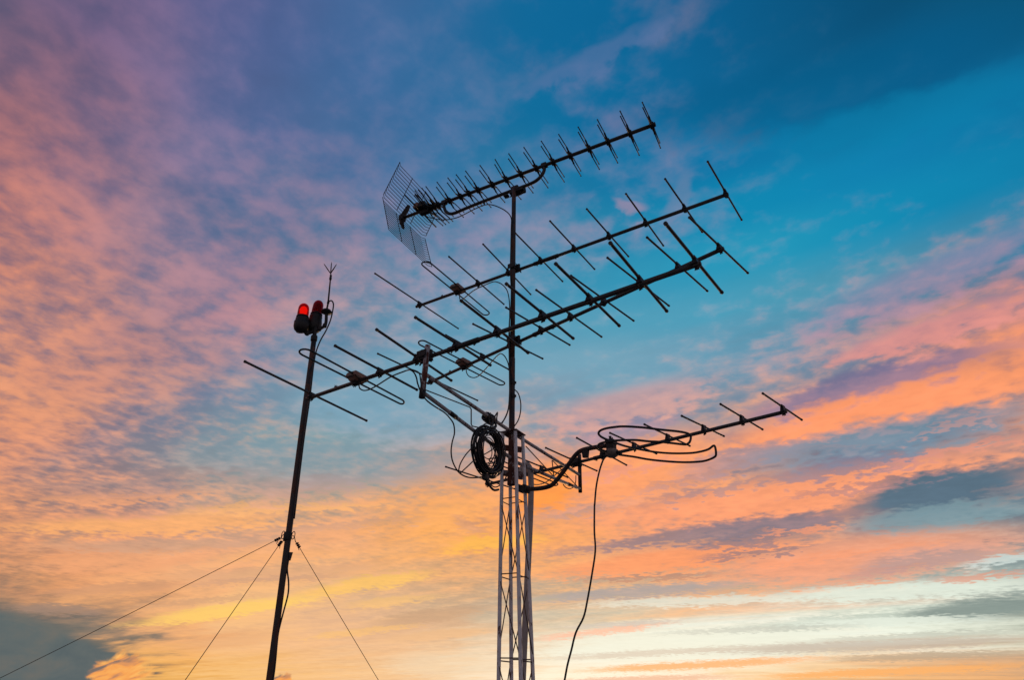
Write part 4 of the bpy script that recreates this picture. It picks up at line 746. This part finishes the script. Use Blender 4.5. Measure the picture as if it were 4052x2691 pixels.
bm = B(); tube(bm, spline([(-1.995, 4.95, 4.452), (-1.985, 4.955, 4.435), (-1.955, 4.96, 4.430), (-1.93, 4.97, 4.447)], 4), .0022, 6); tag(obj('loose_wire', bm, M['wire']), 'thin loose grey wire hanging under the glowing warning light', 'wire')

rod = thing('lightning_rod', 'thin lightning rod with a three-pronged tip on the right of the pole top', 'lightning rod', (-1.767, 5, 4.69))
RO = Vector((-1.767, 5, 4.69))
def robj(name, bm, m, parent=rod):
    bmesh.ops.translate(bm, verts=bm.verts, vec=-RO); return obj(name, bm, m, parent)
bm = B(); tube(bm, [P5(-1.770, 4.69), P5(-1.771, 4.80), P5(-1.798, 5.075), P5(-1.806, 5.15)], [.0095, .0090, .0070, .0050], 10); robj('shaft', bm, M['steel'])
bm = B(); lathe(bm, P5(-1.797, 5.065), (-.08, 0, 1), [(.009, 0), (.0125, .006), (.0125, .03), (.009, .038), (.011, .044), (.0115, .056), (.006, .062)], 12); lathe(bm, P5(-1.771, 4.79), EZ, [(.011, 0), (.012, .004), (.012, .022), (.011, .026)], 12); robj('coupling', bm, M['plastic'])
for tip in (P5(-1.823, 5.285), P5(-1.886, 5.240, 4.97), P5(-1.757, 5.240, 4.97), P5(-1.82, 5.245, 5.07)):
    bm = B(); q = P5(-1.808, 5.142); tube(bm, [q, q.lerp(tip, .45), q.lerp(tip, .85), tip], [.0042, .0058, .0042, .0010], 8); robj('prong', bm, M['steel'])
bm = B(); lathe(bm, P5(-1.768, 4.668), EZ, [(.016, 0), (.020, .006), (.052, .022), (.054, .028), (.040, .046), (.020, .058), (.012, .060)], 20); robj('insulator', bm, M['plastic'])

cable('ground_cable', [(-1.772, 5, 4.806)] + P_CABLE[0:1] + P_CABLE[1:8] + [(-1.772, 4.972, 4.10), (-1.745, 4.970, 3.80), (-1.720, 4.970, 3.40), (-1.668, 4.970, 2.75)], 'black cable looping from the lightning rod down the right side of the leaning pole', .0068)
cable('ground_cable', [(-1.655, 5, 2.47)] + [Vector(q) + Vector((0, 0, 0)) for q in P_LOWC] + [(-1.58, 5, 1.3), (-1.54, 5, .6), (-1.48, 5, 0)], 'thick black cable bowing away from the lower part of the leaning pole', .0062)

def guy(a, b, label, thim):
    a, b = Vector(a), Vector(b); o = thing('guy_wire', label, 'guy wire', b, 0, 'guy wires of the leaning pole'); bm = B(); n = 16; L = (a - b).length
    tube(bm, [a.lerp(b, i / n) - b - EZ * (.018 * L * .25 * 4 * (i / n) * (1 - i / n)) for i in range(n + 1)], .0026, 6); obj('wire', bm, M['wire'], o)
    bm = B(); d = (b - a).normalized(); at = Vector(thim); pts = spline([at - b, at.lerp(a, .35) - b + EZ * .012, at.lerp(a, .7) - b - EZ * .004, a - b], 5); tube(bm, pts, .0030, 6); 
    for k in range(3): box(bm, a - b + d * (.004 + .016 * k), d, d.cross(EZ).normalized(), d.cross(d.cross(EZ)).normalized(), .011, .020, .018, .002)
    tube(bm, [a - b + d * .01, a - b + d * .03 + Vector((.008, 0, -.030))], .0026, 6); obj('turnbuckle', bm, M['plastic'], o)
    bm = B(); tube(bm, [(0, 0, -.02), (0, 0, .05)], .008, 8); tube(bm, [Vector((.02 * math.cos(t), 0, .06 + .02 * math.sin(t))) for t in [k * math.pi / 6 for k in range(12)]], .005, 6, closed=True); obj('anchor_eye', bm, M['steel'], o)
guy((-1.757, 5.0, 2.603), ANCH_g1, 'long guy wire running from the leaning pole to the lower left corner', (-1.730, 5, 2.625))
guy((-1.735, 4.985, 2.575), ANCH_g2, 'short steep guy wire going down left from the leaning pole', (-1.705, 4.98, 2.58))
guy((-1.618, 5.0, 2.570), ANCH_g3, 'guy wire going down to the right from the leaning pole', (-1.664, 5, 2.625))
